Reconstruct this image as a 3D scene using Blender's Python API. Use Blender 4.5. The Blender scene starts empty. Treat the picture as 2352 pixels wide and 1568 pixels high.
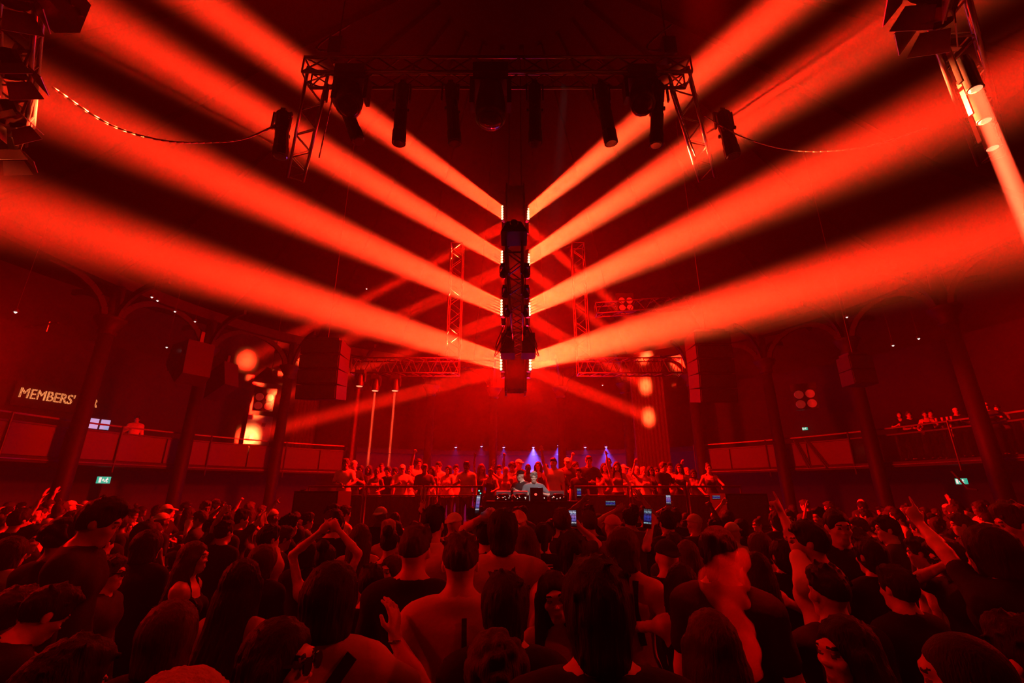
import bpy, bmesh, math, random
import numpy as np
from mathutils import Vector, Matrix, Euler

# ------------------------------------------------------------------ camera, world, exposure
sc = bpy.context.scene
C = sc.collection
TH = math.radians(18.25)          # camera pitch
FPX = 1050.0                      # focal length in pixels of the 2352 x 1568 frame
CAMZ = 2.0
cam = bpy.data.objects.new('camera', bpy.data.cameras.new('camera'))
C.objects.link(cam)
cam.location = (0, 0, CAMZ)
cam.rotation_euler = (math.pi / 2 + TH, 0, 0)
cam.data.sensor_width = 36
cam.data.lens = 36 * FPX / 2352
cam.data.clip_start = .02
cam.data.clip_end = 200
sc.camera = cam
vs = sc.view_settings
vs.view_transform = 'Standard'
vs.look = 'None'
vs.gamma = 1
vs.exposure = 0.0
vs.use_curve_mapping = False
sc.cycles.volume_bounces = 0
sc.cycles.max_bounces = 2
sc.cycles.diffuse_bounces = 1
sc.cycles.glossy_bounces = 1
sc.cycles.transmission_bounces = 2
sc.cycles.caustics_reflective = False
sc.cycles.caustics_refractive = False
sc.cycles.sample_clamp_indirect = 3.0

HAZE = 0.010
world = bpy.data.worlds.new('world')
sc.world = world
world.use_nodes = True
wn = world.node_tree
wn.nodes.clear()
wout = wn.nodes.new('ShaderNodeOutputWorld')
wbg = wn.nodes.new('ShaderNodeBackground')
wbg.inputs[0].default_value = (0, 0, 0, 1)
wvs = wn.nodes.new('ShaderNodeVolumeScatter')
wvs.inputs['Density'].default_value = HAZE
wvs.inputs['Anisotropy'].default_value = .7
wn.links.new(wbg.outputs[0], wout.inputs['Surface'])
wn.links.new(wvs.outputs[0], wout.inputs['Volume'])

RED = (1.0, .002, .0006)
AMBER = (1.0, .18, .042)

def light(name, kind, loc, direction, energy, color, parent=None, size=.05, angle=30, blend=1.0, spread=4, size_y=None):
    l = bpy.data.lights.new(name, kind)
    l.energy = energy
    l.color = color
    if kind == 'SPOT':
        l.spot_size = math.radians(angle)
        l.spot_blend = blend
        l.shadow_soft_size = size
    elif kind == 'AREA':
        l.shape = 'DISK'
        l.size = size
        if size_y:
            l.shape = 'RECTANGLE'
            l.size_y = size_y
        l.spread = math.radians(spread)
    else:
        l.shadow_soft_size = size
    o = bpy.data.objects.new(name, l)
    C.objects.link(o)
    q = Vector(direction).to_track_quat('-Z', 'Y')
    if parent is not None:
        o.parent = parent
        pm = parent.matrix_basis.inverted()
        o.matrix_basis = pm @ Matrix.LocRotScale(Vector(loc), q, None)
    else:
        o.location = loc
        o.rotation_euler = q.to_euler()
    return o

# ------------------------------------------------------------------ pixel helpers (2352 x 1568 frame)
ct, st = math.cos(TH), math.sin(TH)
RC = Vector((0, 11.5, 0))         # centre of the round hall

def ray(px, py):
    u = (px - 1176) / FPX
    v = (784 - py) / FPX
    return Vector((u, ct - v * st, st + v * ct))

def Py(px, py, y):
    d = ray(px, py)
    t = y / d.y
    return Vector((d.x * t, y, CAMZ + d.z * t))

def Pz(px, py, z):
    d = ray(px, py)
    t = (z - CAMZ) / d.z
    return Vector((d.x * t, d.y * t, z))

def Pr(px, py, R):
    """where the ray meets the vertical cylinder of radius R around the hall's centre"""
    d = ray(px, py)
    a = d.x ** 2 + d.y ** 2
    b = -2 * d.y * RC.y
    c = RC.y ** 2 - R * R
    t = (-b + math.sqrt(b * b - 4 * a * c)) / (2 * a)
    return Vector((d.x * t, d.y * t, CAMZ + d.z * t))

def proj(p):
    p = Vector(p) - Vector((0, 0, CAMZ))
    zc = p.y * ct + p.z * st
    up = p.z * ct - p.y * st
    return 1176 + FPX * p.x / zc, 784 - FPX * up / zc, zc

# ------------------------------------------------------------------ materials
MATS = {}
def glass_mat(name, tint):
    m = bpy.data.materials.new(name)
    m.use_nodes = True
    nt = m.node_tree
    nt.nodes.clear()
    out = nt.nodes.new('ShaderNodeOutputMaterial')
    tr = nt.nodes.new('ShaderNodeBsdfTransparent')
    tr.inputs[0].default_value = (*tint, 1)
    gl = nt.nodes.new('ShaderNodeBsdfGlossy')
    gl.inputs['Roughness'].default_value = .08
    mx = nt.nodes.new('ShaderNodeMixShader')
    mx.inputs[0].default_value = .06
    nt.links.new(tr.outputs[0], mx.inputs[1])
    nt.links.new(gl.outputs[0], mx.inputs[2])
    nt.links.new(mx.outputs[0], out.inputs[0])
    return m
def mat(name, col, rough=.7, metal=0.0, spec=.3, emit=None, estr=0, noise=0.0, nscale=20, bump=0.0, bscale=60, alpha=None):
    if name in MATS:
        return MATS[name]
    m = bpy.data.materials.new(name)
    m.use_nodes = True
    nt = m.node_tree
    b = nt.nodes['Principled BSDF']
    b.inputs['Base Color'].default_value = (*col, 1)
    b.inputs['Roughness'].default_value = rough
    b.inputs['Metallic'].default_value = metal
    b.inputs['Specular IOR Level'].default_value = spec
    if emit is not None:
        b.inputs['Emission Color'].default_value = (*emit, 1)
        b.inputs['Emission Strength'].default_value = estr
        m.cycles.emission_sampling = 'NONE'
    if noise > 0 or bump > 0:
        tc = nt.nodes.new('ShaderNodeTexCoord')
    if noise > 0:
        n = nt.nodes.new('ShaderNodeTexNoise')
        n.inputs['Scale'].default_value = nscale
        n.inputs['Detail'].default_value = 4
        nt.links.new(tc.outputs['Object'], n.inputs['Vector'])
        r = nt.nodes.new('ShaderNodeMapRange')
        r.inputs[3].default_value = 1 - noise
        r.inputs[4].default_value = 1 + noise
        nt.links.new(n.outputs[0], r.inputs[0])
        mx = nt.nodes.new('ShaderNodeVectorMath')
        mx.operation = 'SCALE'
        mx.inputs[0].default_value = col
        nt.links.new(r.outputs[0], mx.inputs['Scale'])
        nt.links.new(mx.outputs[0], b.inputs['Base Color'])
    if bump > 0:
        n2 = nt.nodes.new('ShaderNodeTexNoise')
        n2.inputs['Scale'].default_value = bscale
        bp = nt.nodes.new('ShaderNodeBump')
        bp.inputs['Strength'].default_value = bump
        bp.inputs['Distance'].default_value = .01
        nt.links.new(tc.outputs['Object'], n2.inputs['Vector'])
        nt.links.new(n2.outputs[0], bp.inputs['Height'])
        nt.links.new(bp.outputs[0], b.inputs['Normal'])
    MATS[name] = m
    return m

M_FLOOR = mat('floor_boards', (.05, .04, .035), .5, noise=.4, nscale=3)
M_WALL = mat('brick_paint', (.03, .026, .024), .85, noise=.35, nscale=2, bump=.3, bscale=12)
M_WALL2 = mat('plaster', (.07, .06, .055), .8, noise=.2, nscale=1.5)
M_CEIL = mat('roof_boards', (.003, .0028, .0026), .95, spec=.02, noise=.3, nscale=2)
M_IRON = mat('cast_iron_paint', (.014, .013, .012), .6, spec=.2, noise=.25, nscale=6)
M_STEEL = mat('black_steel', (.05, .05, .05), .4, .3, noise=.2, nscale=30)
M_ALU = mat('truss_alloy', (.16, .16, .165), .32, .85, noise=.15, nscale=40)
M_BLACK = mat('matt_black', (.018, .018, .018), .7, noise=.2, nscale=25)
M_PLAST = mat('black_plastic', (.028, .028, .03), .35, spec=.5, noise=.15, nscale=30)
M_PANEL = mat('fascia_panel', (.085, .075, .07), .6, noise=.08, nscale=4)
M_CHROME = mat('bright_metal', (.6, .6, .6), .2, 1.0, noise=.05, nscale=30)
M_DRAPE = mat('red_drape', (.05, .02, .016), .9, noise=.15, nscale=10)
M_SKIRT = mat('black_drape', (.045, .04, .04), .9, noise=.2, nscale=10)
M_DOOR = mat('pale_door_paint', (.24, .23, .22), .6, noise=.05, nscale=10)
M_WHITE = mat('white_paint', (.75, .73, .7), .6, noise=.05, nscale=10)
M_LENS = mat('lit_red_lens', (1, .4, .2), .3, emit=(1, .42, .2), estr=5, noise=.02)
M_LENSR = mat('warm_red_lens', (1, .3, .15), .3, emit=(1, .2, .09), estr=2.2, noise=.02)
M_LENSDK = mat('dark_glass', (.03, .03, .04), .08, spec=.8, noise=.1, nscale=10)
M_CABLE = mat('cable_rubber', (.05, .05, .05), .5, noise=.1, nscale=30)
M_CABLEW = mat('pale_cable', (.55, .5, .48), .5, noise=.1, nscale=30)

M_PANE = glass_mat('smoked_glass', (.7, .66, .66))
# ------------------------------------------------------------------ mesh helpers
class MB:
    """collects boxes, tubes and lathes; build() links them as one mesh object"""
    def __init__(s):
        s.v = []
        s.f = []
    def add(s, vs_, fs_):
        o = len(s.v)
        s.v += [tuple(v) for v in vs_]
        s.f += [tuple(i + o for i in f) for f in fs_]
        return s
    def box(s, c, d, rot=None):
        c = Vector(c)
        R = rot if rot is not None else Matrix.Identity(3)
        vv = [c + R @ Vector((x * d[0] / 2, y * d[1] / 2, z * d[2] / 2)) for x in (-1, 1) for y in (-1, 1) for z in (-1, 1)]
        return s.add(vv, [(0, 1, 3, 2), (4, 6, 7, 5), (0, 4, 5, 1), (2, 3, 7, 6), (0, 2, 6, 4), (1, 5, 7, 3)])
    def bar(s, a, b, w, h):
        a, b = Vector(a), Vector(b)
        d = b - a
        q = d.to_track_quat('Y', 'Z').to_matrix()
        return s.box((a + b) / 2, (w, d.length, h), q)
    def tube(s, a, b, r, r2=None, n=8, cap=True):
        a, b = Vector(a), Vector(b)
        r2 = r if r2 is None else r2
        q = (b - a).to_track_quat('Z', 'Y').to_matrix()
        ring = [q @ Vector((math.cos(2 * math.pi * i / n), math.sin(2 * math.pi * i / n), 0)) for i in range(n)]
        vv = [a + e * r for e in ring] + [b + e * r2 for e in ring]
        ff = [(i, (i + 1) % n, n + (i + 1) % n, n + i) for i in range(n)]
        if cap:
            ff += [tuple(range(n - 1, -1, -1)), tuple(range(n, 2 * n))]
        return s.add(vv, ff)
    def path(s, pts, r, n=6):
        for a, b in zip(pts[:-1], pts[1:]):
            s.tube(a, b, r, n=n)
        return s
    def lathe(s, prof, a, axis=(0, 0, 1), n=16):
        """prof = [(radius, height)] turned about the axis through a"""
        q = Vector(axis).to_track_quat('Z', 'Y').to_matrix()
        a = Vector(a)
        vv = []
        for r, h in prof:
            for i in range(n):
                t = 2 * math.pi * i / n
                vv.append(a + q @ Vector((r * math.cos(t), r * math.sin(t), h)))
        ff = []
        for k in range(len(prof) - 1):
            for i in range(n):
                j = (i + 1) % n
                ff.append((k * n + i, k * n + j, (k + 1) * n + j, (k + 1) * n + i))
        ff += [tuple(range(n - 1, -1, -1)), tuple(range((len(prof) - 1) * n, len(prof) * n))]
        return s.add(vv, ff)
    def mesh(s, name, m=None):
        me = bpy.data.meshes.new(name)
        me.from_pydata(s.v, [], s.f)
        if m:
            me.materials.append(m)
        return me
    def build(s, name, m, parent=None, smooth=False):
        me = s.mesh(name, m)
        if smooth:
            me.polygons.foreach_set('use_smooth', [True] * len(me.polygons))
        o = bpy.data.objects.new(name, me)
        C.objects.link(o)
        if parent is not None:
            o.parent = parent
        return o

def tag(o, label=None, cat=None, group=None, kind=None):
    if label:
        o['label'] = label
    if cat:
        o['category'] = cat
    if group:
        o['group'] = group
    if kind:
        o['kind'] = kind
    return o

def thing(name, label, cat, loc=(0, 0, 0), rz=0.0, group=None, rot=None, scale=1.0):
    o = bpy.data.objects.new(name, None)
    C.objects.link(o)
    o.location = loc
    o.rotation_euler = rot if rot is not None else (0, 0, rz)
    o.scale = (scale,) * 3
    o.empty_display_size = .1
    return tag(o, label, cat, group)

def copy_tree(o, parent=None):
    c = o.copy()
    C.objects.link(c)
    c.parent = parent
    for ch in list(o.children):
        copy_tree(ch, c)
    return c

def orient(name, label, cat, loc, zdir, up=(0, 0, 1), group=None):
    """an Empty at loc whose local -Z points along zdir"""
    q = Vector(zdir).to_track_quat('-Z', 'Y')
    o = thing(name, label, cat, loc, group=group)
    o.rotation_euler = q.to_euler()
    return o

# ------------------------------------------------------------------ the room
def ringpt(psi, R, z):
    """psi in degrees from straight ahead, positive to the right"""
    a = math.radians(psi)
    return Vector((R * math.sin(a), RC.y + R * math.cos(a), z))

def ringstrip(R0, R1, z0, z1, p0, p1, n):
    """solid curved strip"""
    m = MB()
    for k in range(n + 1):
        p = p0 + (p1 - p0) * k / n
        m.v += [tuple(ringpt(p, R0, z0)), tuple(ringpt(p, R1, z0)), tuple(ringpt(p, R1, z1)), tuple(ringpt(p, R0, z1))]
    for k in range(n):
        a, b = 4 * k, 4 * k + 4
        for i in range(4):
            j = (i + 1) % 4
            m.f.append((a + i, a + j, b + j, b + i))
    m.f += [(3, 2, 1, 0), tuple(4 * n + i for i in range(4))]
    return m

def struct(o):
    o['kind'] = 'structure'
    return o

ROUT = 21.5
m = MB()
N = 64
m.add([tuple(ringpt(360 * k / N, ROUT + .3, z)) for z in (-.2, 0) for k in range(N)],
      [(k, (k + 1) % N, N + (k + 1) % N, N + k) for k in range(N)] + [tuple(range(N, 2 * N)), tuple(range(N - 1, -1, -1))])
struct(m.build('floor', M_FLOOR))
struct(ringstrip(ROUT, ROUT + .3, 0, 11, -60, 60, 40).build('wall_back', M_WALL))
struct(ringstrip(ROUT, ROUT + .3, 0, 11, -180, -60, 40).build('wall_left', M_WALL))
struct(ringstrip(ROUT, ROUT + .3, 0, 11, 60, 180, 40).build('wall_right', M_WALL))
# conical roof with rafters
m = MB()
prof = [(ROUT + .3, 11), (15, 13.2), (8, 17.5), (3, 20), (.01, 20.5)]
N = 48
for r, z in prof:
    m.v += [tuple(ringpt(360 * k / N, r, z)) for k in range(N)]
for j in range(len(prof) - 1):
    for k in range(N):
        m.f.append((j * N + k, j * N + (k + 1) % N, (j + 1) * N + (k + 1) % N, (j + 1) * N + k))
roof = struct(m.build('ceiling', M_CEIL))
rm = None
for k in range(24):
    p = 7.5 + 15 * k
    mb = MB()
    for (r0, z0), (r1, z1) in zip(prof[:3], prof[1:4]):
        mb.bar(ringpt(p, r0, z0 - .2), ringpt(p, r1, z1 - .2), .18, .3)
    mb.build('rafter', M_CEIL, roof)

def attach(o, parent):
    """keep world-space geometry while parenting it to a thing"""
    o.parent = parent
    o.matrix_parent_inverse = parent.matrix_basis.inverted()
    return o

def W(mb, name, m, parent, smooth=False):
    return attach(mb.build(name, m, None, smooth), parent)

# ------------------------------------------------------------------ cast iron columns
def make_column():
    t = thing('column', 'x', 'column')
    mb = MB()
    mb.lathe([(.34, 0), (.34, .35), (.28, .45), (.25, .6), (.24, 1.2), (.205, 7.0)], (0, 0, 0), n=14)
    mb.build('shaft', M_IRON, t, True)
    mb = MB()
    mb.lathe([(.21, 7.0), (.27, 7.06), (.27, 7.14), (.24, 7.2), (.42, 7.5), (.46, 7.55), (.46, 7.62)], (0, 0, 0), n=14)
    mb.build('capital', M_IRON, t, True)
    for k in range(4):
        a = math.pi / 2 * k
        mb = MB()
        pts = []
        for i in range(7):
            s_ = i / 6
            r = .22 + 1.9 * s_ ** 1.6
            z = 7.55 + 1.25 * (1 - (1 - s_) ** 2)
            pts.append(Vector((r * math.cos(a), r * math.sin(a), z)))
        for p, q in zip(pts[:-1], pts[1:]):
            mb.bar(p, q, .1, .2)
        mb.build('bracket', M_IRON, t)
    mb = MB()
    mb.lathe([(.2, 7.6), (.18, 8.8)], (0, 0, 0), n=10)
    mb.build('neck', M_IRON, t, True)
    return t

COLS = [(176, 'the column beside the illuminated sign above the upstairs bar'),
        (431, 'the column standing beneath the angular hanging loudspeaker'),
        (642, 'the column in front of the lit white door on the balcony'),
        (812, 'the column where the left balcony ends, behind the stage guests'),
        (985, None), (1133, None), (1290, None),
        (1443, 'the column next to the pleated curtain, with a flared capital in view'),
        (1603, 'the column where the right balcony begins, past the curtain'),
        (1786, 'the column beside two slanted hanging straps on the right balcony'),
        (1997, 'the column beside the balcony guests leaning on the rail'),
        (2262, 'the broad near column splitting the balcony guests into two groups')]
col0 = make_column()
RCOL = 14.0
for i, (px, lab) in enumerate(COLS):
    o = col0 if i == 0 else copy_tree(col0)
    p = Pr(px, 1000, RCOL)
    o.location = (p.x, p.y, 0)
    o.rotation_euler = (0, 0, -math.atan2(p.x, p.y - RC.y))
    o['label'] = 'painted cast-iron column, ' + lab if lab else 'slim dark cast-iron column in the haze behind the stage'
    o['group'] = 'ring of cast iron columns'
struct(ringstrip(13.85, 14.15, 8.75, 9.15, -100, 100, 60).build('trim_1', M_IRON))

# ------------------------------------------------------------------ balconies
RB = 14.5
BZ = 2.84                         # underside of the balconies
def balcony(name_lab, p0, p1, glass_from=None):
    mid = ringpt((p0 + p1) / 2, RB, BZ)
    t = thing('balcony', name_lab, 'balcony', mid)
    W(ringstrip(RB - .05, ROUT, BZ, BZ + .18, p0, p1, 30), 'slab', M_BLACK, t)
    W(ringstrip(RB - .09, RB - .05, BZ + .07, BZ + .1, p0, p1, 30), 'edge_trim', M_ALU, t)
    n = int(abs(p1 - p0) / 6.0)
    dp = (p1 - p0) / n
    for k in range(n):
        a = p0 + dp * k
        gl = glass_from is not None and a + dp / 2 > glass_from
        o = W(ringstrip(RB, RB + (.015 if gl else .04), BZ + .2, BZ + 1.08, a + .12, a + dp - .12, 4), 'glass_panel' if gl else 'fascia_panel', M_PANE if gl else M_PANEL, t)
    W(ringstrip(RB - .03, RB + .07, BZ + 1.09, BZ + 1.14, p0, p1, 40), 'top_rail', M_STEEL, t)
    W(ringstrip(RB - .03, RB + .03, BZ + 1.32, BZ + 1.37, p0, p1, 40), 'handrail', M_ALU, t)
    for k in range(0, n + 1, 2):
        a = p0 + dp * k
        W(MB().tube(ringpt(a, RB - .06, BZ - .2), ringpt(a, RB - .06, BZ + 1.36), .028, n=8), 'post', M_STEEL, t)
    return t
balcony('curved balcony with pale fascia panels running below the illuminated bar sign', -96, -33.5)
balcony('curved balcony with dim fascia and glass panels where guests lean on the rail', 38, 96, 66)
# lower walls below the balconies, and the wall behind the stage
struct(ringstrip(17.5, 17.7, 0, BZ, -110, -33, 40).build('wall_under_balcony_left', M_WALL2))
struct(ringstrip(17.5, 17.7, 0, BZ, 36, 110, 40).build('wall_under_balcony_right', M_WALL))
struct(ringstrip(17.0, 17.2, 0, 4.1, -33, 36, 40).build('wall_behind_stage', M_WALL2))
struct(ringstrip(16.6, 17.2, 4.1, 4.35, -33, 36, 40).build('trim_2', M_BLACK))
# upstairs wall of the bar
struct(ringstrip(19.6, 19.75, BZ + .18, 8.2, -100, -36, 40).build('wall_upstairs_left', M_WALL))
struct(ringstrip(19.6, 19.75, BZ + .18, 8.2, 38, 100, 40).build('wall_upstairs_right', M_WALL))

# the illuminated sign
def text_mesh(body, size, ext):
    cu = bpy.data.curves.new('txt', 'FONT')
    cu.body = body
    cu.size = size
    cu.extrude = ext
    cu.align_x = 'CENTER'
    cu.align_y = 'CENTER'
    o = bpy.data.objects.new('txt', cu)
    C.objects.link(o)
    dg = bpy.context.evaluated_depsgraph_get()
    me = bpy.data.meshes.new_from_object(o.evaluated_get(dg))
    bpy.data.objects.remove(o)
    return me

def dotted_emit(name, col, strength, scale):
    m = bpy.data.materials.new(name)
    m.use_nodes = True
    nt = m.node_tree
    b = nt.nodes['Principled BSDF']
    b.inputs['Base Color'].default_value = (.05, .03, .02, 1)
    tc = nt.nodes.new('ShaderNodeTexCoord')
    vo = nt.nodes.new('ShaderNodeTexVoronoi')
    vo.inputs['Scale'].default_value = scale
    vo.inputs['Randomness'].default_value = .15
    nt.links.new(tc.outputs['Object'], vo.inputs['Vector'])
    mr = nt.nodes.new('ShaderNodeMapRange')
    mr.inputs[1].default_value = .25
    mr.inputs[2].default_value = .6
    mr.inputs[3].default_value = strength
    mr.inputs[4].default_value = strength * .12
    nt.links.new(vo.outputs['Distance'], mr.inputs[0])
    b.inputs['Emission Color'].default_value = (*col, 1)
    nt.links.new(mr.outputs[0], b.inputs['Emission Strength'])
    m.cycles.emission_sampling = 'NONE'
    return m

M_SIGN = dotted_emit('bulb_letters', (1, .30, .09), 1.8, 20)
pa, pb = Pr(45, 905, 19.3), Pr(228, 925, 19.3)
pm = (pa + pb) / 2
dx = pb - pa
dx.z = 0
ang = math.atan2(dx.y, dx.x)
sg = thing('bar_sign', 'bulb-lit sign reading members bar above the upstairs counter', 'sign', pm, ang)
sc_len = dx.length
MB().box((0, .08, 0), (sc_len * 1.12, .06, .95)).build('backing_board', M_BLACK, sg)
for ch, fx, w in (("MEMBERS'", -.17, .66), ('BAR', .36, .24)):
    me = text_mesh(ch, 1.0, .03)
    me.materials.clear()
    me.materials.append(M_SIGN)
    xs = [v.co.x for v in me.vertices]
    s_ = sc_len * w / (max(xs) - min(xs))
    me.transform(Matrix.Translation((sc_len * fx, .02, 0)) @ Matrix.Rotation(math.pi / 2, 4, 'X') @ Matrix.Diagonal((s_, s_ * 1.35, 1, 1)))
    o = bpy.data.objects.new('lettering', me)
    C.objects.link(o)
    o.parent = sg

# upstairs bar: counter, lit shelves, windows
def slab_at(px0, px1, py0, py1, R):
    a, b = Pr(px0, py1, R), Pr(px1, py1, R)
    top = Pr((px0 + px1) / 2, py0, R)
    c = (a + b) / 2
    d = b - a
    d.z = 0
    return c, math.atan2(d.y, d.x), d.length, top.z - c.z

M_BOTTLE = mat('lit_bottles', (.5, .4, .4), .2, emit=(.35, .5, .9), estr=.8, noise=.2)
M_SHELFGLOW = mat('red_shelf_glow', (.4, .1, .05), .4, emit=(1, .08, .03), estr=.5, noise=.3, nscale=8)
for (x0, x1, y0, y1, lab) in ((55, 90, 992, 1028, 'lit bar hatch with upright slats seen below the sign'),
                              (225, 243, 1000, 1040, 'narrow lit bar hatch left of the balcony bartender')):
    c, a, L, h = slab_at(x0, x1, y0, y1, 15.6)
    t = thing('bar_hatch', lab, 'window', c, a)
    mb = MB()
    mb.box((0, .1, h / 2), (L, .04, h))
    mb.build('backlight', M_SHELFGLOW, t)
    for k in range(4):
        MB().box((-L / 2 + L * (k + .5) / 4, .03, h / 2), (.05, .04, h)).build('slat', M_IRON, t)
    for zz in (0, h):
        MB().box((0, .02, zz), (L * 1.1, .06, .05)).build('frame_rail', M_IRON, t)
c, a, L, h = slab_at(150, 290, 985, 1002, 17.0)
t = thing('bar_counter', 'upstairs bar counter with a dark top behind the rail', 'counter', (c.x, c.y, BZ + .18), a)
MB().box((0, 0, .55), (L, .5, 1.1)).build('front', M_WALL2, t)
MB().box((0, 0, 1.12), (L * 1.04, .6, .05)).build('worktop', M_STEEL, t)
c, a, L, h = slab_at(196, 250, 962, 985, 17.6)
t = thing('bar_fridge', 'glass-fronted drinks fridge glowing pale blue behind the upstairs bar', 'fridge', (c.x, c.y, BZ + .18), a)
MB().box((0, .12, h / 2 + c.z - BZ - .18 - .4), (L, .3, h + .9)).build('cabinet', M_BLACK, t)
for k in range(2):
    MB().box((-L * .25 + k * L * .5, -.045, c.z - BZ - .18 + h / 2), (L * .4, .02, h)).build('door_glass', M_BOTTLE, t)

# white door lit by the rear beam
c, a, L, h = slab_at(570, 607, 962, 1012, 19.0)
d1 = struct(MB().box((0, 0, h / 2), (L * 1.6, .12, h * 1.35)).build('door_1', M_DOOR))
d1.location = c
d1.rotation_euler = (0, 0, a)
MB().box((L * .25, -.08, h * .75), (.18, .03, .18)).build('door_window', M_LENSDK, d1)
MB().box((-L * .2, -.08, h * .1), (.5, .03, .35)).build('door_plate', M_DOOR, d1)

# exit signs
M_EXIT = mat('exit_green', (.0, .3, .2), .5, emit=(.0, .55, .36), estr=.9, noise=.02)
M_EXITW = mat('exit_white', (.8, .9, .9), .5, emit=(.75, 1, .95), estr=.9, noise=.02)
def exit_sign(px, py, wpx, R, lab):
    c, a, L, h = slab_at(px - wpx / 2, px + wpx / 2, py - wpx * .26, py + wpx * .26, R)
    t = thing('exit_sign', lab, 'exit sign', c, a)
    MB().box((0, .03, h / 2), (L, .06, h)).build('housing', M_EXIT, t)
    mb = MB()                                                       # running figure
    f = lambda x, z: (x * L, -.006, z * h)
    q = -.006
    mb.tube((.22 * L, q - .004, .78 * h), (.22 * L, q + .004, .78 * h), .09 * h, n=10)
    for (x0, z0, x1, z1) in ((.2, .66, .15, .4), (.15, .4, .25, .3), (.25, .3, .24, .12), (.15, .4, .06, .3), (.06, .3, -.01, .34), (.19, .62, .3, .56), (.19, .62, .1, .55)):
        mb.bar((x0 * L, q, z0 * h), (x1 * L, q, z1 * h), .008, .09 * h)
    mb.build('running_figure', M_EXITW, t)
    MB().box((-.32 * L, q, h * .5), (.16 * L, .008, h * .74)).build('doorway', M_EXITW, t)
    mb = MB()
    mb.bar((-.12 * L, q, .5 * h), (.02 * L, q, .5 * h), .008, .09 * h)
    mb.bar((-.13 * L, q, .5 * h), (-.07 * L, q, .66 * h), .008, .08 * h)
    mb.bar((-.13 * L, q, .5 * h), (-.07 * L, q, .34 * h), .008, .08 * h)
    mb.build('arrow', M_EXITW, t)
    return t
exit_sign(237, 1102, 30, 15.2, 'green running-man exit sign over the doorway below the left balcony')
exit_sign(2209, 1105, 26, 15.2, 'green running-man exit sign half hidden by cables under the right balcony')
exit_sign(1849, 984, 12, 19.3, 'tiny green exit sign glowing above the right balcony fascia')
# doorway recess under the left exit sign
c, a, L, h = slab_at(215, 262, 1085, 1180, 16.9)
t = struct(MB().box((0, 0, .0), (L, .1, 2.9)).build('door_2', M_WALL2))
t.location = (c.x, c.y, 1.45)
t.rotation_euler = (0, 0, a)

# pleated curtains beyond the ring
def drape(name, lab, px0, px1, R, z0, z1):
    a, b = Pr(px0, 1000, R), Pr(px1, 1000, R)
    a.z = b.z = 0
    d = (b - a)
    L = d.length
    d.normalize()
    nrm = Vector((-d.y, d.x, 0))
    n = int(L / .035)
    mb = MB()
    rnd = random.Random(px0)
    ph = 0
    for k in range(n + 1):
        ph += 1.05 + .5 * rnd.random()
        p = a + d * (L * k / n) + nrm * (.07 * math.sin(ph))
        mb.v += [(p.x, p.y, z0), (p.x, p.y, z1)]
    for k in range(n):
        mb.f.append((2 * k, 2 * k + 2, 2 * k + 3, 2 * k + 1))
    m2 = MB()
    t = thing(name, lab, 'curtain', ((a + b) / 2).to_tuple())
    W(mb, 'pleated_cloth', M_DRAPE, t, True)
    W(MB().tube(a + Vector((0, 0, z1)), b + Vector((0, 0, z1)), .04), 'curtain_rail', M_STEEL, t)
    return t
drape('curtain', 'floor-length pleated curtain catching two round spots of red light', 1456, 1536, 13.2, 0, 8.6)
drape('curtain', 'pleated curtain hanging at the end of the pale balcony', 668, 722, 15.4, BZ + .19, 7.6)

# ------------------------------------------------------------------ trusses
def truss(label, a, b, w, h, bays, group=None, up=(0, 0, 1), rc=.025, rl=.012, split=True, name='truss', m=None):
    m = m or M_ALU
    a, b = Vector(a), Vector(b)
    d = (b - a).normalized()
    side = d.cross(Vector(up)).normalized()
    u = side.cross(d).normalized()
    t = thing(name, label, 'truss', (a + b) / 2, 0, group)
    cs = []
    for sx, sz in ((-1, -1), (1, -1), (1, 1), (-1, 1)):
        off = side * (sx * w / 2) + u * (sz * h / 2)
        cs.append(off)
        W(MB().tube(a + off, b + off, rc, n=8), 'chord', m, t, True)
    L = (b - a).length
    for f in range(4):
        o0, o1 = cs[f], cs[(f + 1) % 4]
        mb = MB()
        for k in range(bays):
            p = a + d * (L * k / bays)
            q = a + d * (L * (k + 1) / bays)
            s0, s1 = (o0, o1) if k % 2 == 0 else (o1, o0)
            if split:
                W(MB().tube(p + s0, q + s1, rl, n=5), 'brace', m, t)
            else:
                mb.tube(p + s0, q + s1, rl, n=5)
        if not split:
            W(mb, 'lacing', m, t)
        for p in (a, b):
            W(MB().tube(p + o0, p + o1, rl * 1.2, n=5), 'end_bar', m, t)
    return t

def moving_head(loc, d, lab, s=1.0, group=None, lit=False, az=0.0):
    """hung moving head: clamp, base, yoke, head, lens; base hangs down from loc; head points along d"""
    t = thing('moving_head_light', lab, 'stage light', loc, az, group, scale=s)
    MB().box((0, 0, -.03), (.07, .07, .1)).build('clamp', M_STEEL, t)
    MB().box((0, 0, -.13), (.36, .3, .13)).build('base', M_PLAST, t)
    mb = MB()
    for sx in (-1, 1):
        mb.box((sx * .19, 0, -.34), (.045, .14, .34))
    mb.box((0, 0, -.2), (.42, .16, .04))
    mb.build('yoke', M_PLAST, t)
    Rz = Matrix.Rotation(-az, 3, 'Z')
    dl = (Rz @ Vector(d)).normalized()
    c = Vector((0, 0, -.44))
    mb = MB()
    mb.lathe([(.07, -.24), (.12, -.2), (.14, -.06), (.155, .06), (.15, .2), (.155, .22), (.135, .25)], c, dl, 14)
    hd = mb.build('head', M_PLAST, t, True)
    MB().lathe([(.125, .251), (.11, .262), (.02, .266)], c, dl, 14).build('lens', M_LENSR if lit else M_LENSDK, hd, True)
    return t

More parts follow.
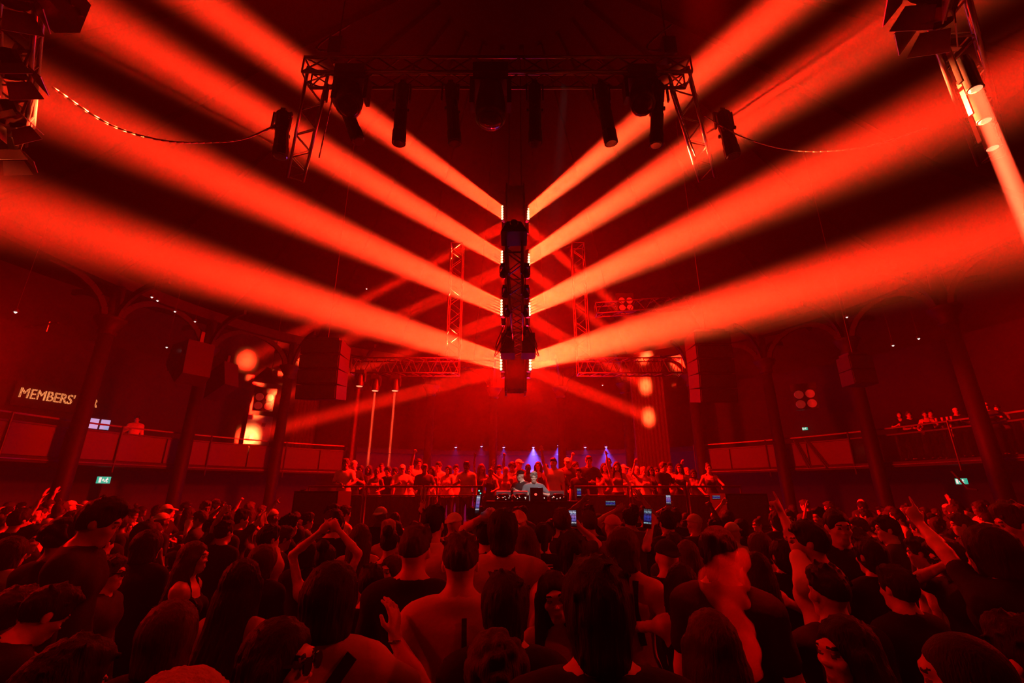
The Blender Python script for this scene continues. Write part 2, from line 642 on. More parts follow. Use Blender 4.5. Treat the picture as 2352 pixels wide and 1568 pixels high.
def profile_spot(loc, d, lab, L=1.05, r=.095, group=None):
    t = thing('profile_spotlight', lab, 'stage light', loc, 0, group)
    MB().box((0, 0, -.02), (.08, .06, .12)).build('clamp', M_STEEL, t)
    d = Vector(d).normalized()
    mb = MB()
    for sx in (-1, 1):
        mb.box((sx * (r + .03), 0, -.2), (.02, .05, .32))
    mb.box((0, 0, -.06), (2 * r + .08, .05, .02))
    mb.build('yoke', M_STEEL, t)
    c = Vector((0, 0, -.04))
    mb = MB()
    mb.lathe([(r * .8, 0), (r * 1.02, .04), (r * 1.02, .3), (r * .93, .32), (r * .93, .5), (r, .52), (r, L * .8), (r * 1.1, L * .82), (r * 1.1, L)], c, d, 12)
    bd = mb.build('barrel', M_BLACK, t)
    mb = MB()
    for k in range(4):
        a = k * math.pi / 2
        q = d.to_track_quat('Z', 'Y').to_matrix()
        mb.box(c + d * (L * .45) + q @ Vector((math.cos(a), math.sin(a), 0)) * (r * 1.15), (.03, .03, .05))
    tag(mb.build('shutter_handles', M_STEEL, bd), kind='stuff')
    MB().lathe([(r * .95, 0), (r * .8, .012)], c + d * L, d, 12).build('lens', M_LENSDK, bd)
    return t

# front truss box, hung over the crowd
FT = truss('long box truss carrying the row of profile spotlights above the crowd', (-3.16, 5.4, 8.145), (2.71, 5.4, 8.145), .29, .29, 16)
VL = Vector((-.62, 1.053, 0)).normalized()
VR = Vector((.62, 1.053, 0)).normalized()
truss('short angled truss running back from the spotlight truss over the dangling white cable', Vector((-3.05, 5.5, 8.145)), Vector((-3.05, 5.5, 8.145)) + VL * 2.6, .29, .29, 8)
truss('short angled truss running back from the spotlight truss with a twin safety wire', Vector((2.62, 5.5, 8.145)), Vector((2.62, 5.5, 8.145)) + VR * 2.6, .29, .29, 8)
HANG = 8.0
def xat(px, py, z, y):
    return Py(px, py, y).x
spots = [(772, (.42, .1, -1), 'profile spotlight tilted outward beside the round moving head'),
         (925, (0, .05, -1), 'upright profile spotlight crossing the bright upper beam'),
         (1035, (.09, .05, -1), 'slightly tilted profile spotlight with a pale slot on its barrel'),
         (1228, (0, .05, -1), 'upright profile spotlight beside the big central moving head'),
         (1380, (.1, .05, -1), 'slightly tilted profile spotlight with a notched end'),
         (1513, (-.1, .1, -1), 'profile spotlight leaning inward next to the angled truss')]
for px, d, lab in spots:
    profile_spot((Py(px, 205, 5.45).x, 5.45, 7.99), d, lab, group='profile spotlights on the truss')
profile_spot(Vector((-3.72, 5.9, 7.9)), (.05, .1, -1), 'stubby spotlight at the corner where the white cable is tied', L=.8, r=.11)
profile_spot(Vector((3.42, 5.9, 7.9)), (.12, .1, -1), 'stubby spotlight at the corner where the thin wire is tied', L=.8, r=.11)
moving_head((Py(812, 180, 5.4).x, 5.4, 8.2), (.1, -.4, -1), 'round moving head hanging between two profile spotlights at the truss end', 1.25)
moving_head((Py(1128, 180, 5.35).x, 5.35, 8.15), (0, -.05, -1), 'large moving head in the middle of the spotlight truss', 1.45)
moving_head((Py(1468, 180, 5.4).x, 5.4, 8.2), (-.1, -.4, -1), 'round moving head with a visible lens rim at the truss end', 1.2)
# chain hoists
def hoist(x, y, z, lab):
    t = thing('chain_hoist', lab, 'hoist', (x, y, z))
    MB().box((0, 0, .3), (.2, .22, .34)).build('motor', M_STEEL, t)
    MB().tube((0, 0, .0), (0, 0, .15), .03).build('hook', M_CHROME, t)
    MB().tube((0, 0, .45), (0, 0, 15.5 - z), .012).build('chain', M_STEEL, t)
    pts = [Vector((.12 - .0, 0, .35)) + Vector((-.45 * math.sin(math.pi * k / 8), 0, .5 * k / 8 - .25 * math.sin(math.pi * k / 8))) for k in range(9)]
    MB().path(pts, .018).build('chain_bag_loop', M_CABLE, t)
    return t
hoist(-2.75, 5.4, 8.3, 'chain hoist lifting the truss end above the leaning spotlight')
hoist(2.45, 5.4, 8.3, 'chain hoist lifting the truss end above the angled truss with wires')

# radial truss below the tower, seen end on, with its fixtures
RT = truss('truss running away above the dancers, crowded with fixtures and cable', (.03, 5.9, 5.45), (.16, 11.2, 5.45), .24, .28, 14, split=True)
k = 0
for y, labs in ((6.5, ('leading', )), (7.3, ()), (8.2, ()), (9.4, ())):
    k += 1
    for sx in (-1, 1):
        moving_head((.03 + (y - 5.9) * .025 + sx * .165, y, 5.45), (sx * .35, -.25, -1),
                    'small moving head, %s from the hooded projector, on the flank towards the %s' % (('first', 'second', 'third', 'fourth')[k - 1], 'bar sign' if sx < 0 else 'tube lights'), .36, group='moving heads along the overhead truss')
for sx, lab in ((-1, 'black dimmer box strapped to the outer end of the overhead truss by the cable loops'), (1, 'black dimmer box strapped to the overhead truss, opposite the looped cables')):
    t = thing('dimmer_box', lab, 'box', (.14 + sx * .24, 10.2, 5.0))
    MB().box((0, 0, .25), (.3, .5, .5)).build('case', M_PLAST, t)
    MB().box((0, -.02, .02), (.33, .53, .05)).build('lid', M_BLACK, t)
    MB().tube((0, 0, .5), (0, 0, .7), .03).build('clamp', M_STEEL, t)
t = thing('projector', 'hooded projector at the near end of the overhead truss', 'projector', (.03, 5.85, 5.4))
mb = MB()
mb.add([(-.19, -.2, .1), (.19, -.2, .1), (.19, .2, .1), (-.19, .2, .1), (-.1, -.15, .3), (.1, -.15, .3), (.1, .15, .3), (-.1, .15, .3)],
       [(3, 2, 1, 0), (4, 5, 6, 7), (0, 1, 5, 4), (1, 2, 6, 5), (2, 3, 7, 6), (3, 0, 4, 7)])
mb.build('hood', M_PLAST, t)
MB().lathe([(.06, 0), (.06, .08), (.05, .1)], (0, -.18, .2), (0, -1, 0), 12).build('lens', M_LENSDK, t)
rp = random.Random(5)
for sx in (-1, 1):
    t = thing('cable', 'looped black cable bulging from the %s flank of the overhead truss' % ('left' if sx < 0 else 'right'), 'cable', (.1 + sx * .25, 9.2, 5.4))
    for j in range(2):
        pts = [Vector((sx * .22 * math.sin(math.pi * k / 10), .5 * j + .25 * k / 10, -.1 + .35 * j - .55 * math.sin(math.pi * k / 10 * .9))) for k in range(11)]
        MB().path(pts, .012).build('loop', M_CABLE, t)

# the beam tower hanging above the stage
TWR = thing('light_tower', 'dark hanging mast carrying sixteen red batten lights above the booth', 'lighting rig', (.10, 12.5, 4.6))
mb = MB()
for sx in (-1, 1):
    for sy in (-1, 1):
        W(MB().tube((.1 + sx * .27, 12.5 + sy * .3, 4.6), (.1 + sx * .27, 12.5 + sy * .3, 11.3), .035), 'chord', M_STEEL, TWR, True)
for f in range(4):
    sx, sy = ((0, -1), (1, 0), (0, 1), (-1, 0))[f]
    for k in range(4):
        z0 = 4.65 + k * 1.65
        dims = (.5, .02, 1.6) if sx == 0 else (.02, .56, 1.6)
        W(MB().box((.1 + sx * .27, 12.5 + sy * .3, z0 + .82), dims), 'cladding_panel', M_BLACK, TWR)
for z in (5.2, 6.6, 8.2, 9.8):                                      # added point lamps without fixtures, making the red glow in the haze
    light('glow_fill', 'POINT', (.1, 13.3, z), (0, 0, -1), 6000 if z < 6 else 3200, RED, TWR, size=.35)
    light('glow_fill', 'POINT', (.1, 11.85, z), (0, 0, -1), 40, RED, TWR, size=.2)
for sx in (-1, 1):
    W(MB().tube((.1 + sx * .2, 12.5, 11.2), (.1 + sx * .2, 12.5, 17.0), .014), 'hanging_chain', M_STEEL, TWR)
D_FL = Vector((-.612, -.79, -.020)).normalized()
D_FR = Vector((.487, -.867, -.101)).normalized()
D_BL = (Pr(640, 985, 15.6) - Vector((-.3, 12.9, 5.41))).normalized()
D_BR = (Pr(1490, 958, 13.2) - Vector((.5, 12.9, 5.41))).normalized()
LEVELS = (5.41, 7.01, 8.59, 10.16)
ordn = ('lowest', 'second lowest', 'second highest', 'topmost')
for (sx, sy, d, nm) in ((-1, -1, D_FL, 'front corner towards the members sign'), (1, -1, D_FR, 'front corner towards the tube lights'),
                        (-1, 1, D_BL, 'back corner towards the lit door'), (1, 1, D_BR, 'back corner towards the spotted curtain')):
    for i, z in enumerate(LEVELS):
        p = Vector((.1 + sx * .40, 12.5 + sy * .40, z))
        bt = thing('batten_light', '%s six-cell red batten on the tower, %s' % (ordn[i], nm), 'stage light', p, group='battens on the light tower')
        q = d.to_track_quat('Y', 'Z').to_matrix()
        MB().box(-d * .07, (.1, .13, .56), q).build('housing', M_PLAST, bt)
        MB().bar(-d * .1, -d * .1 + Vector((-sx * .12, -sy * .12, 0)), .04, .06).build('bracket', M_STEEL, bt)
        light('beam', 'AREA', p + d * .02, d, 2800 if sy < 0 else 1800, RED, bt, size=.06, size_y=.5 if sy < 0 else .4, spread=4.6 if sy < 0 else 3.0)
        for k in range(6):
            zo = (k - 2.5) * .085
            MB().lathe([(.037, -.006), (.037, .004), (.02, .01)], Vector((0, 0, zo)) + d * .0, d, 10).build('cell_lens', M_LENS, bt)
            light('beam_core', 'AREA', p + Vector((0, 0, zo)) + d * .02, d, 68 if sy < 0 else 12, AMBER, bt, size=.045, spread=5.5 if sy < 0 else 4)

# mid trusses either side of the tower with their standing towers
MTL = truss('horizontal truss above the guests, with thin lights shining straight down', (-5.2, 14.5, 5.9), (-1.74, 14.5, 5.9), .45, .5, 16, m=M_STEEL)
MTR = truss('horizontal truss meeting the tower of scaffolding beside the curtain', (2.15, 14.5, 5.9), (5.5, 14.5, 5.9), .45, .5, 16, m=M_STEEL)
truss('upright truss leg rising from the inner end of the truss near the curtain', (2.35, 14.5, 6.2), (2.35, 14.5, 10.4), .42, .42, 12, up=(0, 1, 0), m=M_STEEL)
truss('upright truss leg rising from the inner end of the truss over the down lights', (-1.95, 14.5, 6.2), (-1.95, 14.5, 10.4), .42, .42, 12, up=(0, 1, 0), m=M_STEEL)
truss('sloping truss arm carrying the four-lamp blinder above the right guests', (3.0, 15.2, 8.2), (6.4, 15.0, 8.4), .4, .4, 12, split=False, m=M_STEEL)
for px, y0, lab in ((866, 850, 'moving head on the left truss sending the outer thin beam down'), (911, 850, 'moving head on the left truss sending the inner thin beam down')):
    p = Py(px, y0, 14.5)
    mh = moving_head((p.x, 14.5, 5.66), (-.004, 0, -1), lab, .8, lit=True)
    light('down_beam', 'AREA', (p.x, 14.5, 5.05), (-.004, 0, -1), 260, (1, .05, .016), mh, size=.07, spread=1.3)
mh = moving_head((Py(826, 880, 14.0).x, 14.0, 5.7), (-.004, 0, -1), 'moving head under the speaker cluster lighting the haze beside the column', .8, lit=True)
light('down_beam', 'AREA', (mh.location.x, 14.0, 5.1), (-.004, 0, -1), 140, RED, mh, size=.09, spread=1.8)

for px, y_, e in ((-4.6, 14.8, 1500), (-2.4, 14.8, 1500), (2.8, 14.8, 1100), (4.9, 14.8, 500)):  # added lamps without fixtures, deepening the red glow behind the tower
    light('fill', 'SPOT', (px, y_, 5.5), (.0, .25, -1), e, RED, MTL if px < 0 else MTR, size=.25, angle=150)
light('fill', 'SPOT', (-5.1, 14.3, 5.5), (-7, 2.2, -1.9), 1700, RED, MTL, size=.2, angle=85)  # added lamp, brightens the left balcony fascia
light('added_balcony_wash', 'SPOT', (5.4, 14.2, 6.3), Vector((13.6, 13.6, 4.3)) - Vector((5.4, 14.2, 6.3)), 9000, RED, MTR, size=.1, angle=24)  # added lamp without a fixture, brightens the balcony guests
light('fill', 'SPOT', (5.4, 14.3, 5.5), (7, 2.2, -1.9), 500, RED, MTR, size=.2, angle=85)  # added lamp, brightens the right balcony fascia
def blinder(loc, lab, s=1.0, az=0, glow=.25):
    t = thing('four_lamp_blinder', lab, 'stage light', loc, az, scale=s)
    MB().box((0, .1, 0), (.62, .16, .62)).build('housing', M_PLAST, t)
    for i in (-1, 1):
        for j in (-1, 1):
            MB().lathe([(.12, 0), (.13, .03), (.11, .035), (.02, .015)], (i * .15, .02, j * .15), (0, -1, 0), 14).build('lamp', MATS['blinder_glow'], t, True)
    MB().box((0, .12, .4), (.7, .03, .22)).build('yoke', M_STEEL, t)
    return t
mat('blinder_glow', (.4, .2, .18), .3, emit=(1, .03, .02), estr=.16, noise=.3, nscale=12)
p = Pr(606, 922, 16.5)
blinder(p, 'four-lamp blinder glowing faintly under the sloping canopy above the lit door', 1.45, -math.atan2(p.x, p.y))
p = Pr(1850, 916, 16.5)
blinder(p, 'unlit four-lamp blinder in the gloom above the small exit sign', 1.5, -math.atan2(p.x, p.y))
blinder(Py(1438, 698, 15.0), 'four-lamp blinder on the scaffolding beside the right truss leg', .9)

# speakers
def speaker_stack(loc, lab, n, w=1.1, h=.42, d=.8, curve=.05, az=0):
    t = thing('line_array', lab, 'loudspeaker', loc, az)
    y = 0
    for k in range(n):
        R = Matrix.Rotation(curve * k, 3, 'X')
        c = Vector((0, y, -h * k - h / 2))
        b = MB().box(c, (w, d, h * .94), R).build('cabinet', M_BLACK, t)
        MB().box(c + R @ Vector((0, -d / 2 - .012, 0)), (w * .94, .02, h * .8), R).build('grille', M_STEEL, b)
        y += curve * k * h * .8
    MB().box((0, 0, .06), (w * .8, d * .8, .08)).build('flying_frame', M_STEEL, t)
    MB().tube((0, 0, .1), (0, 0, 15 - loc[2]), .015).build('cable', M_STEEL, t)
    return t
p = Py(752, 790, 13.0)
speaker_stack((p.x, 13.0, p.z), 'hanging line array silhouetted left of the truss with the down lights', 4, 1.15)
p = Py(1622, 770, 13.5)
speaker_stack((p.x, 13.5, p.z), 'hanging line array in the dark right of the curtain', 5, 1.1)
p = Py(1960, 820, 15.0)
speaker_stack((p.x, 15.0, p.z), 'boxy loudspeaker lost in shadow beside the guests on the rail', 2, .8, .5, .6, 0)
# angular horn loudspeaker on the second column
p = Pr(452, 800, 12.6)
t = thing('horn_loudspeaker', 'angular dark loudspeaker jutting from the column below the ceiling girders', 'loudspeaker', (p.x, p.y, p.z - 1.6), -.55)
mb = MB()
mb.add([(-.95, -.5, 1.0), (.1, -.5, .2), (.55, -.5, .5), (.45, -.5, 1.75), (-.75, -.5, 1.75),
        (-.95, .4, 1.0), (.1, .4, .2), (.55, .4, .5), (.45, .4, 1.75), (-.75, .4, 1.75)],
       [(4, 3, 2, 1, 0), (5, 6, 7, 8, 9), (0, 1, 6, 5), (1, 2, 7, 6), (2, 3, 8, 7), (3, 4, 9, 8), (4, 0, 5, 9)])
mb.build('cabinet', M_BLACK, t)
MB().box((-.2, -.52, 1.1), (.8, .03, .8)).build('grille', M_STEEL, t)
MB().box((.2, 0, 1.95), (.12, .12, .5)).build('bracket', M_STEEL, t)
t = thing('horn_loudspeaker', 'smaller wedge loudspeaker hung behind the column under the angular one', 'loudspeaker', (p.x + .85, p.y + .6, p.z - 2.0), -.3)
mb = MB()
mb.add([(-.45, -.3, .2), (.45, -.3, .7), (.2, -.3, 1.6), (-.45, -.3, 1.2), (-.45, .3, .2), (.45, .3, .7), (.2, .3, 1.6), (-.45, .3, 1.2)],
       [(3, 2, 1, 0), (4, 5, 6, 7), (0, 1, 5, 4), (1, 2, 6, 5), (2, 3, 7, 6), (3, 0, 4, 7)])
mb.build('cabinet', M_BLACK, t)
MB().box((0, 0, 1.6), (.1, .1, .6)).build('bracket', M_STEEL, t)
# sloped soffit above the lit door
p = Pr(622, 870, 16.0)
t = thing('service_canopy', 'sloping reflective canopy above the four-lamp blinder', 'canopy', p, -math.atan2(p.x, p.y))
mb = MB()
mb.add([(-.75, -.4, -.3), (.75, -.4, -.35), (.75, .5, .35), (-.25, .5, .6), (-.75, -.4, -.2), (.75, -.4, -.25), (.75, .5, .45), (-.25, .5, .7)],
       [(3, 2, 1, 0), (4, 5, 6, 7), (0, 1, 5, 4), (1, 2, 6, 5), (2, 3, 7, 6), (3, 0, 4, 7)])
mb.build('panel', M_BLACK, t)
MB().tube((0, 0, .2), (0, 0, 3.5), .02).build('hanger', M_STEEL, t)

# near side trusses
def barn_light(loc, d, lab, s=1.0, blades=True, up=None):
    t = thing('fresnel_light', lab, 'stage light', loc, scale=s)
    MB().box((0, 0, -.02), (.08, .08, .12)).build('clamp', M_STEEL, t)
    d = Vector(d).normalized()
    c = Vector((0, 0, -.34))
    q = d.to_track_quat('Z', 'Y').to_matrix()
    mb = MB()
    for sx in (-1, 1):
        mb.bar(Vector((sx * .2, 0, -.06)), c + Vector((sx * .2, 0, 0)), .05, .015)
    mb.box((0, 0, -.06), (.42, .05, .02))
    mb.build('yoke', M_STEEL, t)
    mb = MB()
    mb.lathe([(.1, -.22), (.16, -.16), (.17, .1), (.18, .12)], c, d, 12)
    bd = mb.build('body', M_PLAST, t)
    MB().lathe([(.16, .121), (.05, .14)], c, d, 12).build('lens', M_LENSDK, bd)
    if blades:
        for k in range(4):
            a = k * math.pi / 2
            R = q @ Matrix.Rotation(a, 3, 'Z')
            o = c + d * .13
            pts = [o + R @ Vector((.18, -.14, 0)), o + R @ Vector((.18, .14, 0)), o + R @ Vector((.27, .2, .24)), o + R @ Vector((.27, -.2, .24))]
            nrm = (R @ Vector((.24, 0, -.09))).normalized() * .006
            mb = MB()
            mb.add([x - nrm for x in pts] + [x + nrm for x in pts], [(0, 1, 2, 3), (7, 6, 5, 4), (0, 4, 5, 1), (1, 5, 6, 2), (2, 6, 7, 3), (3, 7, 4, 0)])
            mb.build('barn_door', mat('satin_alloy', (.45, .43, .42), .35, .6, noise=.1, nscale=20), bd)
    return t
# left: seen at the frame's edge
TL0, TL1 = Pz(45, -160, 6.5), Pz(30, 300, 6.5)
truss('near truss with barn-door lights whose blades glow from the passing beams', TL0, TL1, .3, .3, 12)
for i, (f, d, lab) in enumerate(((.10, (.3, .2, -1), 'barn-door light at the near end of the left truss beside the dark case'),
                                 (.42, (.5, .3, -1), 'barn-door light with a dull red blade, second along the left truss'),
                                 (.70, (.55, .1, -1), 'barn-door light with the brightest orange blade on the left truss'),
                                 (.95, (.4, .3, -1), 'barn-door light at the far end of the left truss'))):
    p = TL0.lerp(TL1, f)
    barn_light((p.x + .08, p.y, 6.34), d, lab, .68)
t = thing('power_case', 'black power distribution case clamped on the left truss', 'case', Pz(105, 30, 6.05))
MB().box((0, 0, .2), (.24, .4, .36)).build('case', M_PLAST, t)
for k in range(4):
    MB().lathe([(.03, 0), (.03, .02)], (.122, -.15 + .1 * k, .2), (1, 0, 0), 8).build('socket', M_CHROME, t)
# right: three lamps shining straight down
TR0, TR1 = Pz(2175, 60, 6.2), Pz(2300, 350, 6.2)
RL = [Pz(2240, 205, 6.0), Pz(2262, 278, 6.0), Pz(2280, 340, 6.0)]
dR = (RL[2] - RL[0]).normalized()
truss('near truss with three tube lights shining straight down past the frame', RL[0] - dR * 1.7 + Vector((0, 0, .62)), RL[2] + dR * 1.2 + Vector((0, 0, .62)), .3, .3, 14)
M_TUBE = mat('hot_tube', (.6, .2, .1), .3, emit=(1, .10, .04), estr=2.2, noise=.02)
for i, p in enumerate(RL):
    lab = ('tube light with a glowing rim at the head of the bright downward shaft', 'tube light in the middle of the bright downward shaft', 'tube light at the lower end of the row, with a pale bracket')[i]
    t = thing('tube_light', lab, 'stage light', p)
    MB().lathe([(.062, .42), (.068, .3), (.068, .02), (.074, 0), (.06, 0)], (0, 0, 0), n=16).build('barrel', M_PLAST, t, True)
    MB().lathe([(.058, -.004), (.01, -.002)], (0, 0, 0), n=16).build('lens', M_LENSR, t, True)
    mb = MB()
    mb.box((-.12, 0, .34), (.02, .05, .5))
    mb.box((-.06, 0, .57), (.14, .05, .02))
    mb.build('bracket', mat('satin_alloy', (.45, .43, .42), .35, .6), t)
    light('shaft', 'AREA', (p.x, p.y, p.z - .015), (0, 0, -1), (600, 320, 320)[i], (1, .06, .02), t, size=.11, spread=1.3)
for i, (f, d, lab) in enumerate(((.15, (-.5, .3, -1), 'barn-door light high on the right truss above the tube lights'), (.38, (-.4, .4, -1), 'barn-door light on the right truss just before the tube lights'))):
    p = (RL[0] - dR * 1.7).lerp(RL[0], f)
    barn_light((p.x - .1, p.y, 6.5), d, lab, .8)

# truss and lamps added out of frame to light the near heads red
OT = truss('overhead wash truss added out of frame above the nearest dancers', (-4.8, 3.7, 12.6), (4.8, 3.7, 12.6), .29, .29, 14, split=False)
for x, e, lab in ((-4.4, 700, 'wash light added out of frame nearest the barn-door truss'), (4.4, 450, 'wash light added out of frame nearest the tube lights')):
    mh = moving_head((x, 3.7, 12.42), (-x * .09, -.1, -1), lab, 1.0, lit=True)
    light('added_crowd_wash', 'SPOT', (x, 3.68, 11.65), (-x * .08, -.16, -1), e, RED, mh, size=.15, angle=52)

PIN = Vector((0, 0, CAMZ)) + ray(1676, 1365) * 2.16  # aim of a lamp added out of frame to brighten the smoke
mh = moving_head((2.6, 3.7, 12.42), PIN - Vector((2.6, 3.7, 12.0)), 'spot added out of frame on the overhead truss to brighten the smoke', 1.0, lit=True)
light('added_smoke_spot', 'SPOT', (2.6, 3.7, 11.6), PIN - Vector((2.6, 3.7, 11.6)), 11000, RED, mh, size=.05, angle=5.5)

# slack cables
def cable(pts, r, lab, m):
    ps = []
    n = len(pts)
    for i in range(n - 1):
        p0, p1, p2, p3 = pts[max(i - 1, 0)], pts[i], pts[i + 1], pts[min(i + 2, n - 1)]
        for k in range(6):
            t_ = k / 6
            ps.append(.5 * ((2 * p1) + (p2 - p0) * t_ + (2 * p0 - 5 * p1 + 4 * p2 - p3) * t_ ** 2 + (3 * p1 - p0 - 3 * p2 + p3) * t_ ** 3))
    ps.append(pts[-1])
    o = MB().path(ps, r).build('cable', m, None, True)
    return tag(o, lab, 'cable')
cable([Py(120, 200, 4.6), Py(250, 285, 5.0), Py(370, 322, 5.3), Py(470, 327, 5.6), Py(570, 316, 5.75), Py(672, 266, 5.9)], .014, 'pale cable slung from the left truss to the spotlight corner', M_CABLEW)
cable([Py(1618, 266, 5.9), Py(1700, 312, 5.8), Py(1800, 342, 5.6), Py(1900, 347, 5.4), Py(2010, 332, 5.1), Py(2130, 292, 4.8)], .009, 'thin wire slung from the spotlight corner to the right truss', M_CABLEW)
for sx, px0, py0, px1, py1, lab in ((-1, 766, 215, 733, 362, 'taut safety wire hanging below the angled truss near the pale cable'), (1, 1545, 215, 1597, 358, 'taut safety wire hanging below the angled truss near the thin slung wire')):
    cable([Py(px0, py0, 5.6), Py((px0 + px1) / 2, (py0 + py1) / 2, 6.2), Py(px1, py1, 6.9)], .012, lab, M_ALU)
# straps on the right balcony
for px0, px1, lab in ((1822, 1856, 'slanted dark strap hanging from the right balcony rail, nearer the curtain'), (1848, 1898, 'wider slanted dark strap hanging from the right balcony rail')):
    mb = MB()
    a, b = Pr(px0, 1010, 14.35), Pr(px1, 1074, 14.35)
    for k in range(3):
        o_ = Vector((.05 * k, 0, 0))
        mb.tube(a + o_, b + o_ * 1.8, .03)
    tag(mb.build('strap', M_CABLE), lab, 'strap')
mb = MB()
pts = [Pr(2185, 1082, 14.3), Pr(2205, 1102, 14.3), Pr(2222, 1122, 14.3), Pr(2245, 1125, 14.3)]
tag(mb.path(pts, .03).build('cable', M_CABLE), 'black cable draped across the half-hidden exit sign', 'cable')

# ------------------------------------------------------------------ people: bodies grown from one distance field each
def axis_pts(lo, hi, fine, cf, cc):
    out = [lo]
    x = lo
    while x < hi:
        step = cc
        for a, b in fine:
            if a - 1e-6 <= x <= b:
                step = cf
            elif x < a < x + cc:
                step = max(cf, a - x)
        x += step
        out.append(x)
    return np.array(out, dtype=np.float32)

class Field:
    def __init__(s, xs, ys, zs):
        s.ax = (xs, ys, zs)
        s.D = np.full((len(xs), len(ys), len(zs)), .2, np.float32)
    def sub(s, lo, hi):
        sl = []
        for a, l, h in zip(s.ax, lo, hi):
            i0 = max(int(np.searchsorted(a, l)) - 1, 0)
            i1 = min(int(np.searchsorted(a, h)) + 1, len(a))
            if i1 <= i0:
                return None
            sl.append(slice(i0, i1))
        return tuple(sl)
    def dist(s, pr, sl):
        X = s.ax[0][sl[0]][:, None, None]
        Y = s.ax[1][sl[1]][None, :, None]
        Z = s.ax[2][sl[2]][None, None, :]
        if pr[0] == 'c':
            _, a, b, ra, rb = pr[:5]
            fl = pr[5] if len(pr) > 5 else None
            px, py, pz = X - a[0], Y - a[1], Z - a[2]
            bx, by, bz = b[0] - a[0], b[1] - a[1], b[2] - a[2]
            if fl is not None:                                     # flattened: squash along the unit vector n by k
                n, k = fl
                dn = (px * n[0] + py * n[1] + pz * n[2]) * (1 / k - 1)
                px, py, pz = px + dn * n[0], py + dn * n[1], pz + dn * n[2]
                bn = (bx * n[0] + by * n[1] + bz * n[2]) * (1 / k - 1)
                bx, by, bz = bx + bn * n[0], by + bn * n[1], bz + bn * n[2]
            L2 = bx * bx + by * by + bz * bz + 1e-9
            h = np.clip((px * bx + py * by + pz * bz) / L2, 0, 1)
            d = np.sqrt((px - h * bx) ** 2 + (py - h * by) ** 2 + (pz - h * bz) ** 2) - (ra + (rb - ra) * h)
            return d * (.5 + .5 * fl[1] if fl is not None else 1)
        _, c, r, R = pr[:4]
        px, py, pz = X - c[0], Y - c[1], Z - c[2]
        q = [(px * R[0][i] + py * R[1][i] + pz * R[2][i]) for i in range(3)]
        k0 = np.sqrt((q[0] / r[0]) ** 2 + (q[1] / r[1]) ** 2 + (q[2] / r[2]) ** 2)
        k1 = np.sqrt((q[0] / r[0] ** 2) ** 2 + (q[1] / r[1] ** 2) ** 2 + (q[2] / r[2] ** 2) ** 2) + 1e-6
        return k0 * (k0 - 1) / k1
    def box(s, pr, m):
        if pr[0] == 'c':
            a, b = np.array(pr[1]), np.array(pr[2])
            r = max(pr[3], pr[4]) + m
            return np.minimum(a, b) - r, np.maximum(a, b) + r
        r = max(pr[2]) + m
        c = np.array(pr[1])
        return c - r, c + r
    def add(s, pr, k=.02, off=0.0):
        sl = s.sub(*s.box(pr, k + .03 + off))
        if sl is None:
            return
        d = s.dist(pr, sl).astype(np.float32) - off
        D = s.D[sl]
        if k > 0:
            h = np.maximum(k - np.abs(D - d), 0) / k
            s.D[sl] = np.minimum(D, d) - h * h * (k * .25)
        else:
            s.D[sl] = np.minimum(D, d)
    def cut(s, pr, k=.008):
        sl = s.sub(*s.box(pr, k + .02))
        if sl is None:
            return
        d = -s.dist(pr, sl).astype(np.float32)
        D = s.D[sl]
        h = np.maximum(k - np.abs(D - d), 0) / k
        s.D[sl] = np.maximum(D, d) + h * h * (k * .25)
    def plane(s, p, n, k=.012):
        """remove the side the normal points to"""
        X = s.ax[0][:, None, None] - p[0]
        Y = s.ax[1][None, :, None] - p[1]
        Z = s.ax[2][None, None, :] - p[2]
        d = (X * n[0] + Y * n[1] + Z * n[2]).astype(np.float32)
        h = np.maximum(k - np.abs(s.D - d), 0) / k
        s.D = np.maximum(s.D, d) + h * h * (k * .25)
    def ripple(s, amp, f1, f2, c):
        X = s.ax[0][:, None, None] - c[0]
        Y = s.ax[1][None, :, None] - c[1]
        Z = s.ax[2][None, None, :] - c[2]
        a = np.arctan2(X, Y + 1e-5)
        s.D = s.D + (amp * np.sin(a * f1 + Z * f2) + amp * .6 * np.sin(a * f1 * 2.3 - Z * f2 * 1.7 + 1.3)).astype(np.float32)
    def mesh(s, name):
        D = s.D
        xs, ys, zs = s.ax
        D[0] = D[-1] = .2
        D[:, 0] = D[:, -1] = .2
        D[:, :, 0] = D[:, :, -1] = .2
        S = D < 0
        n = np.zeros((D.shape[0] - 1, D.shape[1] - 1, D.shape[2] - 1), np.int8)
        for dx in (0, 1):
            for dy in (0, 1):
                for dz in (0, 1):
                    n += S[dx:dx + n.shape[0], dy:dy + n.shape[1], dz:dz + n.shape[2]]
        act = (n > 0) & (n < 8)
        idx = np.full(n.shape, -1, np.int32)
        I, J, K = np.nonzero(act)
        idx[I, J, K] = np.arange(len(I))
        if len(I) == 0:
            return None
        co = [(0, 0, 0), (1, 0, 0), (0, 1, 0), (1, 1, 0), (0, 0, 1), (1, 0, 1), (0, 1, 1), (1, 1, 1)]
        val = [D[I + a, J + b, K + c] for a, b, c in co]
        pos = [np.stack((xs[I + a], ys[J + b], zs[K + c]), 1) for a, b, c in co]
        acc = np.zeros((len(I), 3), np.float32)
        cnt = np.zeros(len(I), np.float32)
        for a, b in ((0, 1), (2, 3), (4, 5), (6, 7), (0, 2), (1, 3), (4, 6), (5, 7), (0, 4), (1, 5), (2, 6), (3, 7)):
            mk = (val[a] < 0) != (val[b] < 0)
            t = np.where(mk, val[a] / (val[a] - val[b] + 1e-12), 0)[:, None]
            acc += np.where(mk[:, None], pos[a] + t * (pos[b] - pos[a]), 0)
            cnt += mk
        V = acc / cnt[:, None]
        Q = []
